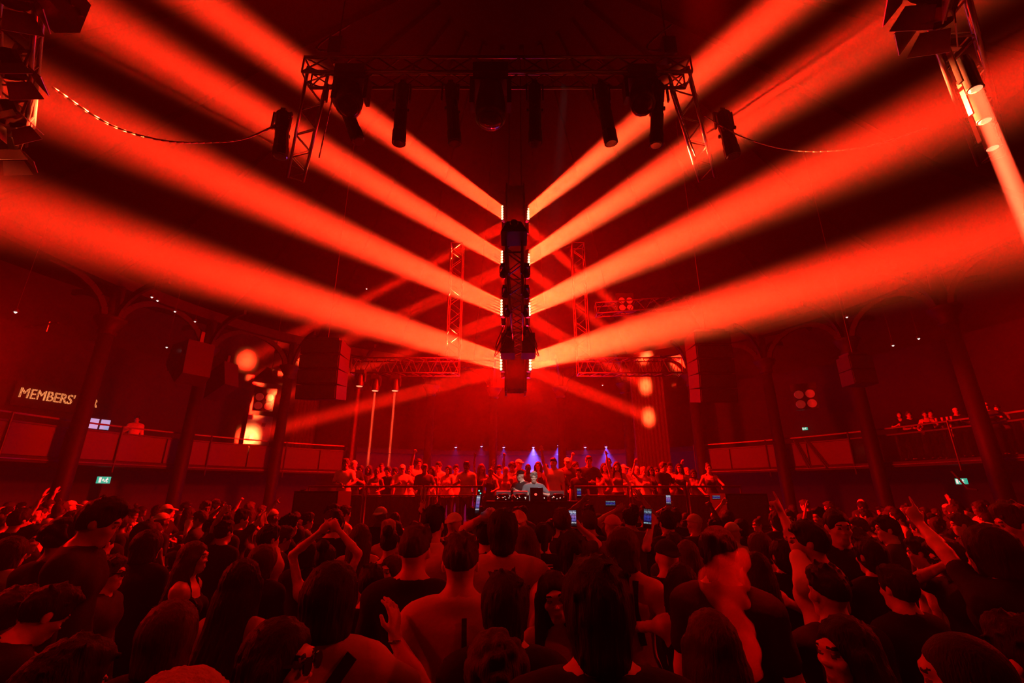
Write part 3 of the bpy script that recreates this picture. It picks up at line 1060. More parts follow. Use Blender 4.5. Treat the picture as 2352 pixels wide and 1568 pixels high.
        for axn in range(3):
            sl0 = [slice(1, -1)] * 3
            sl1 = [slice(1, -1)] * 3
            sl0[axn] = slice(0, -1)
            sl1[axn] = slice(1, None)
            A, B = S[tuple(sl0)], S[tuple(sl1)]
            i, j, k = np.nonzero(A != B)
            flip = A[i, j, k]
            off = [1, 1, 1]
            off[axn] = 0
            i, j, k = i + off[0], j + off[1], k + off[2]
            if axn == 0:
                q = np.stack((idx[i, j - 1, k - 1], idx[i, j, k - 1], idx[i, j, k], idx[i, j - 1, k]), 1)
            elif axn == 1:
                q = np.stack((idx[i - 1, j, k - 1], idx[i - 1, j, k], idx[i, j, k], idx[i, j, k - 1]), 1)
            else:
                q = np.stack((idx[i - 1, j - 1, k], idx[i, j - 1, k], idx[i, j, k], idx[i - 1, j, k]), 1)
            q[~flip] = q[~flip][:, ::-1]
            Q.append(q)
        Q = np.concatenate(Q)
        Q = Q[(Q >= 0).all(1)]
        me = bpy.data.meshes.new(name)
        me.vertices.add(len(V))
        me.vertices.foreach_set('co', V.astype(np.float32).ravel())
        me.loops.add(len(Q) * 4)
        me.loops.foreach_set('vertex_index', Q.astype(np.int32).ravel())
        me.polygons.add(len(Q))
        me.polygons.foreach_set('loop_start', np.arange(0, len(Q) * 4, 4, dtype=np.int32))
        me.polygons.foreach_set('use_smooth', np.ones(len(Q), bool))
        me.update(calc_edges=True)
        return me, V, Q

def v3(*a):
    return np.array(a, dtype=float)

def rotm(yaw=0, pitch=0, roll=0):
    """yaw about z (positive turns to the person's left), pitch forward (nod), roll"""
    return np.array(Matrix.Rotation(yaw, 3, 'Z') @ Matrix.Rotation(-pitch, 3, 'X') @ Matrix.Rotation(roll, 3, 'Y'))

def ik(S, T, L1, L2, pole):
    S, T, pole = v3(*S), v3(*T), v3(*pole)
    d = T - S
    D = np.linalg.norm(d)
    if D > (L1 + L2) * .995:
        d = d / D * (L1 + L2) * .995
        T = S + d
        D = np.linalg.norm(d)
    D = max(D, abs(L1 - L2) + .03)
    u = d / (np.linalg.norm(d) + 1e-9)
    a = (L1 * L1 - L2 * L2 + D * D) / (2 * D)
    h = math.sqrt(max(L1 * L1 - a * a, 0))
    p = pole - S
    p = p - u * np.dot(p, u)
    p = p / (np.linalg.norm(p) + 1e-9)
    return S + u * a + p * h, T

ARMS = {   # wrist targets and elbow poles, for the right arm (x mirrored for the left), person faces +y
    'down': ((.27, .06, .86), (.6, -.4, 1.0), None),
    'hip': ((.2, .16, .98), (.8, -.3, 1.1), None),
    'fold': ((.02, .24, 1.15), (.6, .1, .8), None),
    'rail': ((.22, .38, 1.12), (.7, .1, .9), None),
    'drink': ((.12, .30, 1.25), (.6, .1, .8), 'hold'),
    'phone': ((.08, .38, 1.62), (.7, .3, 1.0), 'hold'),
    'up': ((.25, .16, 1.93), (.8, .1, 1.5), 'open'),
    'fist': ((.20, .22, 1.93), (.8, .1, 1.5), 'fist'),
    'point': ((.16, .38, 1.86), (.8, .2, 1.3), 'point'),
    'wave': ((.36, .12, 1.82), (.8, -.1, 1.2), 'open'),
    'clap': ((.04, .3, 1.75), (.7, .2, 1.3), 'open'),
    'heart': ((.05, .12, 1.95), (.8, .0, 1.6), 'relax'),
}
CURL = {'open': (.12, .2), 'relax': (.45, .5), 'fist': (1.45, 1.75), 'hold': (.75, .8), 'pinch': (.6, .35)}

class Figure:
    """skeleton and distance-field pieces of one person, 1.75 m tall, facing +y, feet at z 0"""
    def __init__(s, fem=0, lean=0.0, tyaw=0.0, hyaw=0.0, hpitch=0.0, hroll=0.0, armL='down', armR='down', bulk=1.0, fine=True, hands=True, sit=False):
        s.fem, s.fine, s.bulk = fem, fine, bulk
        T = rotm(tyaw, lean, 0)
        P0 = v3(0, 0, .96)
        s.tf = lambda *p: P0 + T @ (v3(*p) - P0)
        s.T = T
        sw = (.165 if fem else .19) * bulk
        s.sw = sw
        nk = s.tf(0, -.01, 1.50)
        H = T @ rotm(hyaw, hpitch, hroll)
        s.Hm = H
        s.hc = nk + H @ v3(0, .018, .135)
        s.hp = lambda *p: s.hc + H @ v3(*p)
        b = []                                                    # (primitive, blend, piece)
        yv = T @ v3(0, 1, 0)
        fl = (yv, .66)
        w = bulk
        if fem:
            b += [(('c', s.tf(-.06, 0, .93), s.tf(.06, 0, .93), .125 * w, .125 * w, (yv, .85)), .05, 'hip'),
                  (('c', s.tf(0, 0, .98), s.tf(0, 0, 1.1), .125 * w, .105 * w, (yv, .75)), .05, 'torso'),
                  (('c', s.tf(0, .005, 1.1), s.tf(0, 0, 1.29), .105 * w, .13 * w, (yv, .72)), .05, 'torso'),
                  (('c', s.tf(-.09, -.01, 1.385), s.tf(.09, -.01, 1.385), .07 * w, .07 * w), .06, 'torso'),
                  (('e', s.tf(-.065, .09, 1.27), (.062, .055, .062), T), .03, 'torso'),
                  (('e', s.tf(.065, .09, 1.27), (.062, .055, .062), T), .03, 'torso')]
        else:
            b += [(('c', s.tf(-.05, 0, .93), s.tf(.05, 0, .93), .12 * w, .12 * w, (yv, .82)), .05, 'hip'),
                  (('c', s.tf(0, 0, .98), s.tf(0, 0, 1.12), .135 * w, .13 * w, (yv, .78)), .05, 'torso'),
                  (('c', s.tf(0, 0, 1.12), s.tf(0, 0, 1.31), .13 * w, .16 * w, fl), .05, 'torso'),
                  (('c', s.tf(-.11, -.005, 1.385), s.tf(.11, -.005, 1.385), .08 * w, .08 * w), .06, 'torso'),
                  (('e', s.tf(-.075, .065, 1.32), (.08, .05, .06), T), .04, 'torso'),
                  (('e', s.tf(.075, .065, 1.32), (.08, .05, .06), T), .04, 'torso')]
        nr = .046 if fem else .057
        b += [(('c', s.tf(0, -.015, 1.42), s.hp(0, -.015, -.04), nr * 1.08, nr), .03, 'neck')]
        for sx in (-1, 1):
            b += [(('c', s.tf(sx * .03, -.028, 1.475 if fem else 1.492), s.tf(sx * (sw - .03), -.014, 1.425), .045 if fem else .053, .045), .04, 'torso')]
        # head
        k = .93 if fem else 1.0
        b += [(('e', s.hp(0, -.012, .025), (.077 * k, .097 * k, .096 * k), H), .02, 'head'),
              (('e', s.hp(0, .026, -.05), (.056 * k, .064 * k, .066 * k), H), .03, 'head'),
              (('c', s.hp(-.022, .058, -.096), s.hp(.022, .058, -.096), .021, .021), .02, 'head'),
              (('c', s.hp(-.034, .079, .028), s.hp(.034, .079, .028), .013, .013), .018, 'head'),
              (('c', s.hp(0, .088, .012), s.hp(0, .103, -.024), .007, .0105), .012, 'head'),
              (('c', s.hp(-.011, .090, -.029), s.hp(.011, .090, -.029), .008, .008), .008, 'head'),
              (('c', s.hp(-.018, .083, -.062), s.hp(.018, .083, -.062), .0085, .0085), .008, 'head'),
              (('c', s.hp(-.014, .082, -.074), s.hp(.014, .082, -.074), .0085, .0085), .008, 'head')]
        for sx in (-1, 1):
            b += [(('e', s.hp(sx * .042, .062, -.022), (.022, .022, .02), H), .02, 'head'),
                  (('e', s.hp(sx * .079 * k, -.008, -.005), (.011, .02, .031), H), .006, 'ear')]
        s.cuts = [(('e', s.hp(sx * .031, .098, .006), (.019, .014, .012), H), .01) for sx in (-1, 1)]
        s.eyes = [('e', s.hp(sx * .031, .077, .004), (.013, .013, .0125), H) for sx in (-1, 1)]
        # arms
        s.arm = {}
        for sx, spec in ((-1, armL), (1, armR)):
            S = s.tf(sx * sw, -.01, 1.405)
            if isinstance(spec, str):
                tgt, pole, hand = ARMS[spec]
                tgt = s.tf(tgt[0] * sx, tgt[1], tgt[2]) if spec != 'down' else v3(tgt[0] * sx, tgt[1], tgt[2])
                pole = s.tf(pole[0] * sx, pole[1], pole[2])
                ex = {}
            else:
                tgt, pole, hand = spec['wrist'], spec['pole'], spec.get('hand')
                ex = spec
            E, Wr = ik(S, tgt, .295, .255, pole)
            r = .85 if fem else 1.0
            r *= bulk
            b += [(('e', S, (.056 * r, .056 * r, .06 * r), T), .05, 'torso'),
                  (('c', S, E, .047 * r, .039 * r), .03, 'uarm%d' % sx),
                  (('c', E, E + (Wr - E) * .35, .039 * r, .041 * r), .015, 'farm%d' % sx),
                  (('c', E + (Wr - E) * .35, Wr, .041 * r, .0265 * r), .015, 'farm%d' % sx)]
            d = (Wr - E) / (np.linalg.norm(Wr - E) + 1e-9)
            if 'dir' in ex:
                d = v3(*ex['dir'])
                d = d / np.linalg.norm(d)
            n = v3(*ex.get('palm', (0, 1, 0)))
            n = n - d * np.dot(n, d)
            if np.linalg.norm(n) < .05:
                n = v3(-sx, 0, 0) - d * np.dot(v3(-sx, 0, 0), d)
            n = n / np.linalg.norm(n)
            wd = np.cross(d, n)
            R = np.stack((wd, d, n), 1)
            pz = .92 if fem else 1.0
            b += [(('e', Wr + d * .052, (.041 * pz, .056, .018), R), .015, 'hand%d' % sx)]
            thumb = 1 if np.dot(wd, v3(-sx, .2, .3)) > 0 else -1
            hp = hand or 'relax'
            for f in range(4):
                off = (-.031 + .0207 * f) * pz * -thumb                     # f=0 is the little finger side
                ln = (.058, .074, .08, .072)[f]
                c1, c2 = CURL.get(hp, CURL['relax'])
                if hp == 'point':
                    c1, c2 = (.05, .08) if f == 3 else (1.45, 1.75)
                if hp == 'v':
                    c1, c2 = (.05, .08) if f >= 2 else (1.45, 1.75)
                base = Wr + d * (.094 if f in (1, 2) else .088) - wd * off
                d1 = d * math.cos(c1) + n * math.sin(c1)
                if hp == 'open':
                    d1 = d1 - wd * (off * 3.5)
                d2 = d * math.cos(c1 + c2) + n * math.sin(c1 + c2)
                m = base + d1 * ln * .55
                b += [(('c', base - d * .012, m, .0095 * pz, .0088 * pz), .004, 'hand%d' % sx),
                      (('c', m, m + d2 * ln * .5, .0088 * pz, .007 * pz), .003, 'hand%d' % sx)]
            tb = Wr + d * .028 + wd * (thumb * .03)
            tm = tb + (d * .62 + wd * thumb * .6 + n * .45) / 1.0 * .042
            te = tm + ((d * .9 + n * .35 + wd * thumb * .1) if hp not in ('fist', 'point', 'v') else (d * .35 + n * .6 - wd * thumb * .75)) * .036
            b += [(('c', tb, tm, .013 * pz, .0105 * pz), .006, 'hand%d' % sx), (('c', tm, te, .0105 * pz, .0085 * pz), .003, 'hand%d' % sx)]
            s.arm[sx] = (S, E, Wr, d, n, wd)
        # legs
        for sx in (-1, 1):
            hp_, kn, an = v3(sx * .09, 0, .9), v3(sx * .1, .02, .49), v3(sx * .105, -.02, .09)
            b += [(('c', hp_, kn, .083 * w, .056 * w), .04, 'leg'), (('c', kn, kn + (an - kn) * .3, .054 * w, .056 * w), .02, 'leg'),
                  (('c', kn + (an - kn) * .3, an, .056 * w, .036 * w), .02, 'leg'),
                  (('c', an + v3(0, 0, -.045), an + v3(sx * .015, .17, -.055), .038, .03), .02, 'foot')]
        s.b = b

    def grid(s, pieces, cf, cc, pad=.03, zlo=None, fine_hands=True):
        lo, hi = v3(9, 9, 9), v3(-9, -9, -9)
        fine = [[], [], []]
        for pr, k, nm in s.b:
            if not any(nm.startswith(p) for p in pieces):
                continue
            if pr[0] == 'c':
                r = max(pr[3], pr[4])
                l, h = np.minimum(pr[1], pr[2]) - r, np.maximum(pr[1], pr[2]) + r
            else:
                l, h = pr[1] - max(pr[2]), pr[1] + max(pr[2])
            lo, hi = np.minimum(lo, l), np.maximum(hi, h)
            if nm in ('head', 'ear') or (nm.startswith('hand') and fine_hands):
                for a in range(3):
                    fine[a].append((l[a] - .01, h[a] + .01))
        lo, hi = lo - pad, hi + pad
        return [axis_pts(lo[a], hi[a], fine[a], cf, cc) for a in range(3)]

    def body(s, cf=.0075, cc=.02, fine_hands=True):
        F = Field(*s.grid(('',), cf, cc, fine_hands=fine_hands))
        for pr, k, nm in s.b:
            F.add(pr, k)
        for pr, k in s.cuts:
            F.cut(pr, k)
        for e in s.eyes:
            F.add(e, .002)
        return F.mesh('person')

    def cloth(s, name, pieces, off, cc=.02, planes=(), extra=(), wob=.0):
        F = Field(*s.grid(pieces, cc, cc, pad=off + .03, fine_hands=False))
        for pr, k, nm in s.b:
            if any(nm.startswith(p) for p in pieces):
                F.add(pr, max(k, .03), off)
        for pr, k in extra:
            F.add(pr, k)
        if wob:
            X, Y, Z = F.ax[0][:, None, None], F.ax[1][None, :, None], F.ax[2][None, None, :]
            F.D = F.D + (wob * np.sin(X * 31 + Z * 23 + Y * 9) * np.sin(Z * 17 - X * 11 + Y * 25)).astype(np.float32)
        for p, n in planes:
            F.plane(p, n)
        r = F.mesh(name)
        return r[0] if r else None

    def hair(s, style, cf=.008, seed=1):
        H, hp = s.Hm, s.hp
        k = .93 if s.fem else 1.0
        up = H @ v3(0, 0, 1)
        bk = H @ v3(0, -1, 0)
        pr = []
        reach = .03
        if style in ('short', 'fade', 'quiff', 'slick', 'bun', 'pony', 'crop', 'medium'):
            th = {'short': .013, 'fade': .009, 'quiff': .014, 'slick': .008, 'bun': .009, 'pony': .009, 'crop': .006, 'medium': .019}[style]
            pr += [(('e', hp(0, -.014, .03), ((.077 + th) * k, (.098 + th) * k, (.095 + th) * k), H), .01)]
            if style == 'medium':
                pr += [(('c', hp(0, -.035, -.02), hp(0, -.05, -.085), .085 * k, .075 * k), .03)]
                reach = .05
            if style in ('quiff', 'short', 'fade', 'medium'):
                rr = random.Random(seed * 7 + 1)
                for i in range(26):
                    a, e = rr.uniform(0, 2 * math.pi), rr.uniform(.25, 1.4)
                    q = v3(.083 * math.cos(e) * math.cos(a), -.014 + .106 * math.cos(e) * math.sin(a), .03 + .104 * math.sin(e))
                    nrm = q / np.linalg.norm(q)
                    tip = q + nrm * .012 + v3(rr.uniform(-1, 1), rr.uniform(-.3, 1), rr.uniform(-.5, .6)) * .026
                    pr += [(('c', hp(*(q * .94)), hp(*tip), .016, .006), .008)]
            if style in ('quiff', 'short', 'fade'):
                pr += [(('e', hp(0, .025, .105), (.066, .075, .034 if style != 'quiff' else .045), H), .03)]
            if style == 'bun':
                pr += [(('e', hp(0, -.09, .12), (.05, .05, .05), H), .01)]
                reach = .09
            if style == 'pony':
                a, b_ = hp(0, -.115, .08), s.tf(0, -.16, 1.36)
                pr += [(('c', a, b_, .036, .022), .01), (('e', a, (.03, .03, .03), H), .01)]
                reach = .12
        elif style == 'bob':
            pr += [(('e', hp(0, -.02, .03), (.105 * k, .122 * k, .115 * k), H), .01),
                   (('c', hp(0, -.035, -.01), hp(0, -.04, -.1), .102 * k, .098 * k), .03)]
            reach = .1
        elif style in ('long', 'wavy'):
            pr += [(('e', hp(0, -.018, .03), (.096 * k, .115 * k, .11 * k), H), .01),
                   (('c', hp(0, -.04, 0), hp(0, -.055, -.1), .095 * k, .09 * k), .03)]
            for sx in (-.75, 0, .75):
                pr += [(('c', hp(sx * .07, -.05, -.08), s.tf(sx * .11, -.13, 1.24), .062, .038), .05)]
            for sx in (-1, 1):
                pr += [(('c', hp(sx * .082, .01, .0), s.tf(sx * .1, .05 if style == 'wavy' else -.02, 1.33), .033, .028), .03)]
            reach = .2
        elif style in ('curly', 'afro'):
            rr = random.Random(seed)
            R0 = .105 if style == 'curly' else .13
            pr += [(('e', hp(0, -.02, .04), (R0 * .9, R0, R0 * .95), H), .01)]
            for i in range(90):
                z = rr.uniform(-.55, 1)
                a = rr.uniform(0, 2 * math.pi)
                q = math.sqrt(1 - z * z)
                pr += [(('e', hp(R0 * .9 * q * math.cos(a), -.02 + R0 * q * math.sin(a), .04 + R0 * .95 * z), (.022, .022, .022), H), .006)]
            reach = .1
        elif style == 'buzz':
            pr += [(('e', hp(0, -.013, .028), (.0795 * k, .1 * k, .099 * k), H), .01)]
        lo = np.min([p[1] - .2 if p[0] == 'e' else np.minimum(p[1], p[2]) - .1 for p, _ in pr], 0)
        hi = np.max([p[1] + .2 if p[0] == 'e' else np.maximum(p[1], p[2]) + .1 for p, _ in pr], 0)
        F = Field(*[np.arange(lo[a], hi[a], cf, dtype=np.float32) for a in range(3)])
        for p, kk in pr:
            F.add(p, kk)
        F.ripple(.0036 if style not in ('buzz', 'crop', 'curly', 'afro') else .0008, 34, 25, s.hc)
        if style in ('short', 'quiff', 'slick', 'bun', 'pony', 'crop', 'buzz', 'fade', 'medium'):
            F.cut(('e', hp(0, .132, -.028), (.088, .095, .1), H), .012)
            z0 = {'fade': .005, 'medium': -.1}.get(style, -.05)
            F.plane(hp(0, -.05, z0), H @ v3(0, .42, -.91), .01)
            for sx in (-1, 1):
                F.cut(('e', hp(sx * .088, -.004, -.012), (.02, .024, .034), H), .008)
        else:
            F.cut(('e', hp(0, .115, -.035), (.066, .085, .105), H), .015)
            if style in ('curly', 'afro', 'bob'):
                F.plane(hp(0, 0, -.13), H @ v3(0, 0, -1), .02)
        r = F.mesh('hair')
        return r[0] if r else None

    def cap(s, back=False):
        H, hp = s.Hm, s.hp
        F = Field(*[np.arange(s.hc[a] - .24, s.hc[a] + .24, .009, dtype=np.float32) for a in range(3)])
        F.add(('e', hp(0, -.012, .04), (.09, .108, .098), H), .01)
        F.plane(hp(0, 0, .045), H @ v3(0, .12, -.99), .01)
        sg_ = -1 if back else 1
        F.add(('e', hp(0, sg_ * .12, .05), (.07, .085, .01), H @ rotm(0, sg_ * .25, 0)), .008)
        F.add(('e', hp(0, -.012, .138), (.009, .009, .006), H), .004)
        return F.mesh('cap')[0]

SKIN = {'light': mat('skin_light', (.62, .42, .33), .5, spec=.35, noise=.08, nscale=12),
        'tan': mat('skin_tan', (.42, .26, .18), .5, spec=.35, noise=.08, nscale=12),
        'dark': mat('skin_dark', (.16, .085, .055), .45, spec=.4, noise=.08, nscale=12)}
M_EYE = mat('eye_dark', (.13, .09, .08), .2, spec=.6, noise=.05)
M_LIP = mat('lips', (.45, .2, .18), .4, noise=.1)
def hair_mat(name, col):
    m = mat(name, col, .62, spec=.22, noise=.3, nscale=60)
    nt = m.node_tree
    b = nt.nodes['Principled BSDF']
    tc = nt.nodes.new('ShaderNodeTexCoord')
    mp = nt.nodes.new('ShaderNodeMapping')
    mp.inputs['Scale'].default_value = (160, 160, 22)
    no = nt.nodes.new('ShaderNodeTexNoise')
    no.inputs['Scale'].default_value = 1.0
    no.inputs['Detail'].default_value = 3
    bp = nt.nodes.new('ShaderNodeBump')
    bp.inputs['Strength'].default_value = .8
    bp.inputs['Distance'].default_value = .006
    nt.links.new(tc.outputs['Object'], mp.inputs['Vector'])
    nt.links.new(mp.outputs[0], no.inputs['Vector'])
    nt.links.new(no.outputs[0], bp.inputs['Height'])
    nt.links.new(bp.outputs[0], b.inputs['Normal'])
    return m
HAIR = {'black': hair_mat('hair_black', (.014, .011, .010)),
        'brown': hair_mat('hair_brown', (.06, .035, .022)),
        'blond': hair_mat('hair_blond', (.42, .28, .15)),
        'grey': hair_mat('hair_grey', (.2, .19, .17))}
CLOTH = {k: mat('cloth_' + k, c, .85, spec=.15, noise=.1, nscale=14, bump=.25, bscale=35) for k, c in dict(
    black=(.018, .018, .02), charcoal=(.05, .05, .055), grey=(.22, .22, .23), white=(.78, .76, .73), cream=(.6, .53, .44),
    blue=(.07, .1, .22), navy=(.025, .03, .07), pink=(.55, .3, .32), green=(.12, .17, .1), wine=(.14, .03, .04), denim=(.08, .11, .18), slate=(.13, .15, .17)).items()}

def make_person(label, fig, hair='short', hcol='black', skin='light', top='tee', tcol='black', trousers='black', q=1, group=None, cap=None, capcol='white', face=True, shoes=False, detail=False):
    """q: 1 near figure, 0 coarse figure"""
    res = fig.body((.0075 if detail else .0095) if q == 1 else .0115, .026 if q == 1 else .032, fine_hands=True)
    me, V, Q = res
    me.materials.append(SKIN[skin])
    if face:
        me.materials.append(M_EYE)
        me.materials.append(M_LIP)
        me.materials.append(HAIR[hcol if hcol != 'grey' else 'brown'])
        ctr = V[Q].mean(1)
        loc = (ctr - fig.hc) @ fig.Hm
        ax = np.abs(loc[:, 0])
        mi = np.zeros(len(Q), np.int32)
        front = loc[:, 1] > .06
        mi[front & (np.hypot(ax - .031, (loc[:, 2] - .004) * 1.5) < .0135)] = 1
        mi[front & (ax < .021) & (np.abs(loc[:, 2] + .068) < .009)] = 2
        mi[front & (ax > .014) & (ax < .047) & (np.abs(loc[:, 2] - .031 - (ax - .03) * .08) < .0045)] = 3
        me.polygons.foreach_set('material_index', mi)
    o = bpy.data.objects.new('person', me)
    C.objects.link(o)
    tag(o, label, 'person', group)
    def child(name, mesh, m):
        if mesh is None:
            return None
        mesh.materials.append(m)
        c = bpy.data.objects.new(name, mesh)
        C.objects.link(c)
        c.parent = o
        return c
    if hair and hair != 'bald':
        child('hair', fig.hair(hair, .0105 if q == 1 else .014, seed=len(bpy.data.objects)), HAIR[hcol])
    if cap:
        child('cap', fig.cap(cap == 'back'), CLOTH[capcol])
    cc = .022 if q == 1 else .03
    tf = fig.tf
    T = fig.T
    hem = (v3(0, 0, .86), v3(0, 0, -1))
    if top in ('tee', 'shirt', 'jacket', 'sweater'):
        pcs = ['torso', 'hip', 'uarm'] if top in ('tee',) else ['torso', 'hip', 'uarm', 'farm']
        pl = [(tf(0, 0, 1.515), T @ v3(0, 0, 1)), hem]
        grid = fig.grid(pcs, cc, cc, pad=.05, fine_hands=False)
        F = Field(*grid)
        for pr, k, nm in fig.b:
            if nm in ('torso', 'hip'):
                F.add(pr, max(k, .03), .024 if nm == 'hip' else .015)
        for p, n in pl:
            F.plane(p, n)
        for sx in (-1, 1):
            S, E, Wr = fig.arm[sx][:3]
            rr = .85 if fig.fem else 1.0
            rr *= fig.bulk
            if top == 'tee':
                F.add(('c', S, S + (E - S) * .62, .062 * rr, .06 * rr), .03)
            else:
                F.add(('c', S, E, .066 * rr, .055 * rr), .03)
                F.add(('c', E, E + (Wr - E) * .9, .055 * rr, .04 * rr), .02)
        X, Y, Z = F.ax[0][:, None, None], F.ax[1][None, :, None], F.ax[2][None, None, :]
        F.D = F.D + (.003 * np.sin(X * 31 + Z * 23 + Y * 9) * np.sin(Z * 17 - X * 11 + Y * 25)).astype(np.float32)
        nr = .05 if fig.fem else .06
        if top in ('tee', 'sweater'):
            F.add(('c', tf(0, -.015, 1.474), tf(0, .0, 1.488), nr + .026, nr + .02), .004)
        if top in ('shirt', 'jacket'):
            F.add(('c', tf(0, -.015, 1.47), tf(0, .005, 1.505), nr + .028, nr + .022), .01)
        F.cut(('c', tf(0, -.01, 1.485), tf(0, .03, 1.60), nr + .006, nr + .03), .008)
        if fig.fem and top == 'tee':
            F.cut(('e', tf(0, .09, 1.46), (.075, .07, .06), T), .008)
        r = F.mesh(top)
        child({'tee': 'shirt', 'shirt': 'shirt', 'jacket': 'jacket', 'sweater': 'sweater'}[top], r[0] if r else None, CLOTH[tcol])
    elif top in ('tank', 'crop'):
        F = Field(*fig.grid(['torso', 'hip'], cc, cc, pad=.05, fine_hands=False))
        for pr, k, nm in fig.b:
            if nm in ('torso', 'hip') and not (pr[0] == 'e' and nm == 'torso' and max(pr[2]) < .0605 * fig.bulk and False):
                F.add(pr, max(k, .03), .022 if nm == 'hip' else .011)
        F.plane(tf(0, 0, 1.345), T @ v3(0, 0, 1))
        for sx in (-1, 1):
            F.cut(('e', tf(sx * (fig.sw + .012), 0, 1.36), (.06, .12, .11), T), .01)
            F.add(('c', tf(sx * .085, .07, 1.34), tf(sx * .075, .01, 1.508), .02, .019), .004)
            F.add(('c', tf(sx * .075, .01, 1.508), tf(sx * .085, -.088, 1.34), .019, .02), .004)
        F.plane(v3(0, 0, .9 if top == 'tank' else 1.12), v3(0, 0, -1))
        r = F.mesh('tank_top')
        child('tank_top', r[0] if r else None, CLOTH[tcol])
    if trousers:
        F = Field(*fig.grid(['hip', 'leg'], .028, .028, pad=.05, fine_hands=False))
        for pr, k, nm in fig.b:
            if nm in ('hip', 'leg'):
                F.add(pr, max(k, .03), .012)
        F.plane(v3(0, 0, 1.0), v3(0, 0, 1))
        F.plane(v3(0, 0, .1), v3(0, 0, -1))
        r = F.mesh('trousers')
        child('trousers', r[0] if r else None, CLOTH[trousers])
    if shoes:
        for sx in (-1, 1):
            F = Field(*[np.arange(a, b_, .018, dtype=np.float32) for a, b_ in ((sx * .11 - .09, sx * .11 + .09), (-.12, .26), (-.03, .14))])
            F.add(('c', v3(sx * .105, -.03, .045), v3(sx * .12, .15, .035), .05, .04), .02)
            F.plane(v3(0, 0, .002), v3(0, 0, -1), .004)
            F.plane(v3(0, 0, .1), v3(0, 0, 1), .004)
            r = F.mesh('shoe')
            child('shoe', r[0] if r else None, CLOTH['black'] if sx else None)
    return o

def copy_person(o, loc, rz, scale, label=None, group=None, mats=None):
    c = copy_tree(o)
    c.location = loc
    c.rotation_euler = (0, 0, rz)
    c.scale = (scale,) * 3
    if label:
        c['label'] = label
    if group:
        c['group'] = group
    if mats:
        for ch in c.children:
            key = ch.name.split('.')[0]
            if key in mats and len(ch.material_slots):
                ch.material_slots[0].link = 'OBJECT'
                ch.material_slots[0].material = mats[key]
        if 'skin' in mats:
            c.material_slots[0].link = 'OBJECT'
            c.material_slots[0].material = mats['skin']
    return c

# ------------------------------------------------------------------ stage
STZ, RIZ = .75, 1.05
t = thing('dj_platform', 'black-draped platform under the turntable desk', 'stage', (.3, 10.4, 0))
MB().box((0, 0, STZ - .04), (4.4, 1.9, .08)).build('deck', M_BLACK, t)
MB().box((0, -.93, (STZ - .08) / 2), (4.38, .03, STZ - .08)).build('skirt', M_SKIRT, t)
t = thing('guest_riser', 'raised black platform where the guests dance behind the booth', 'stage', (.2, 14.2, 0))
MB().box((0, 0, RIZ - .04), (11.6, 5.6, .08)).build('deck', M_BLACK, t)
MB().box((0, -2.78, (RIZ - .08) / 2), (11.58, .03, RIZ - .08)).build('skirt', M_SKIRT, t)

def sub_stack(x0, x1, y, z1, lab):
    t = thing('subwoofer_stack', lab, 'loudspeaker', ((x0 + x1) / 2, y, 0))
    n = max(1, round((x1 - x0) / .75))
    w = (x1 - x0) / n
    for i in range(n):
        for j in range(3):
            h = z1 / 3
            c = ((i + .5) * w - (x1 - x0) / 2, 0, (j + .5) * h)
            b = MB().box(c, (w * .985, .8, h * .985)).build('cabinet', M_BLACK, t)
            MB().box((c[0], -.41, c[2]), (w * .9, .02, h * .86)).build('grille', M_STEEL, b)
    return t
xl0, xl1 = Py(690, 1130, 10.0).x, Py(790, 1130, 10.0).x
sub_stack(xl0, xl1, 10.1, 2.03, 'tall stack of black subwoofers where the guest platform starts')
xr0, xr1 = Py(1650, 1130, 10.3).x, Py(1745, 1130, 10.3).x
sub_stack(xr0, xr1, 10.4, 1.98, 'tall stack of black subwoofers beside the waving guest')
# little ladder rail beside the left stack
t = thing('step_rail', 'short bright metal step rail beside the subwoofer stack', 'railing', Py(682, 1160, 9.8))
MB().tube((0, 0, -1.5), (.03, 0, .3), .018).build('upright', M_CHROME, t)
for zz in (.05, .28):
    MB().tube((.02, 0, zz), (.16, 0, zz + .02), .014).build('rung', M_CHROME, t)

# crowd barriers in front of the guests
def barrier(x0, x1, y, z0, h, lab, drape=True):
    t = thing('crowd_barrier', lab, 'barrier', ((x0 + x1) / 2, y, z0), group='crowd barriers along the guest platform')
    L = x1 - x0
    MB().tube((-L / 2, 0, h), (L / 2, 0, h), .024).build('top_rail', M_STEEL, t)
    MB().tube((-L / 2, 0, h - .2), (L / 2, 0, h - .2), .016).build('mid_rail', M_STEEL, t)
    for sx in (-1, 1):
        MB().tube((sx * L / 2 * .97, 0, 0), (sx * L / 2 * .97, 0, h), .024).build('post', M_CHROME, t)
    if drape:
        mb = MB()
        n = 40
        for k in range(n + 1):
            x = -L / 2 + L * k / n
            yy = -.02 + .02 * math.sin(k * 1.9)
            mb.v += [(x, yy, 0), (x, yy, h - .22)]
        mb.f += [(2 * k, 2 * k + 2, 2 * k + 3, 2 * k + 1) for k in range(n)]
        mb.build('black_cloth', M_SKIRT, t, True)
    else:
        for k in range(int(L / .14)):
            MB().tube((-L / 2 + .07 + .14 * k, 0, .1), (-L / 2 + .07 + .14 * k, 0, h - .2), .009, n=6).build('bar', M_STEEL, t)
    return t
bx = [(-4.9, -3.55, 'draped barrier at the subwoofer end of the guest platform'), (-3.5, -2.15, 'draped barrier where guests in pale tops lean'),
      (-2.1, -.75, 'open barred barrier below the white-shirted guest'), (1.5, 2.8, 'draped barrier beside the desk in front of the bearded guest'),
      (2.85, 4.15, 'draped barrier in front of the guests wearing sunglasses'), (4.2, 5.5, 'draped barrier in front of the waving guest')]
for i, (a, b, lab) in enumerate(bx):
    barrier(a, b, 11.52, RIZ, 1.08, lab, i != 2)

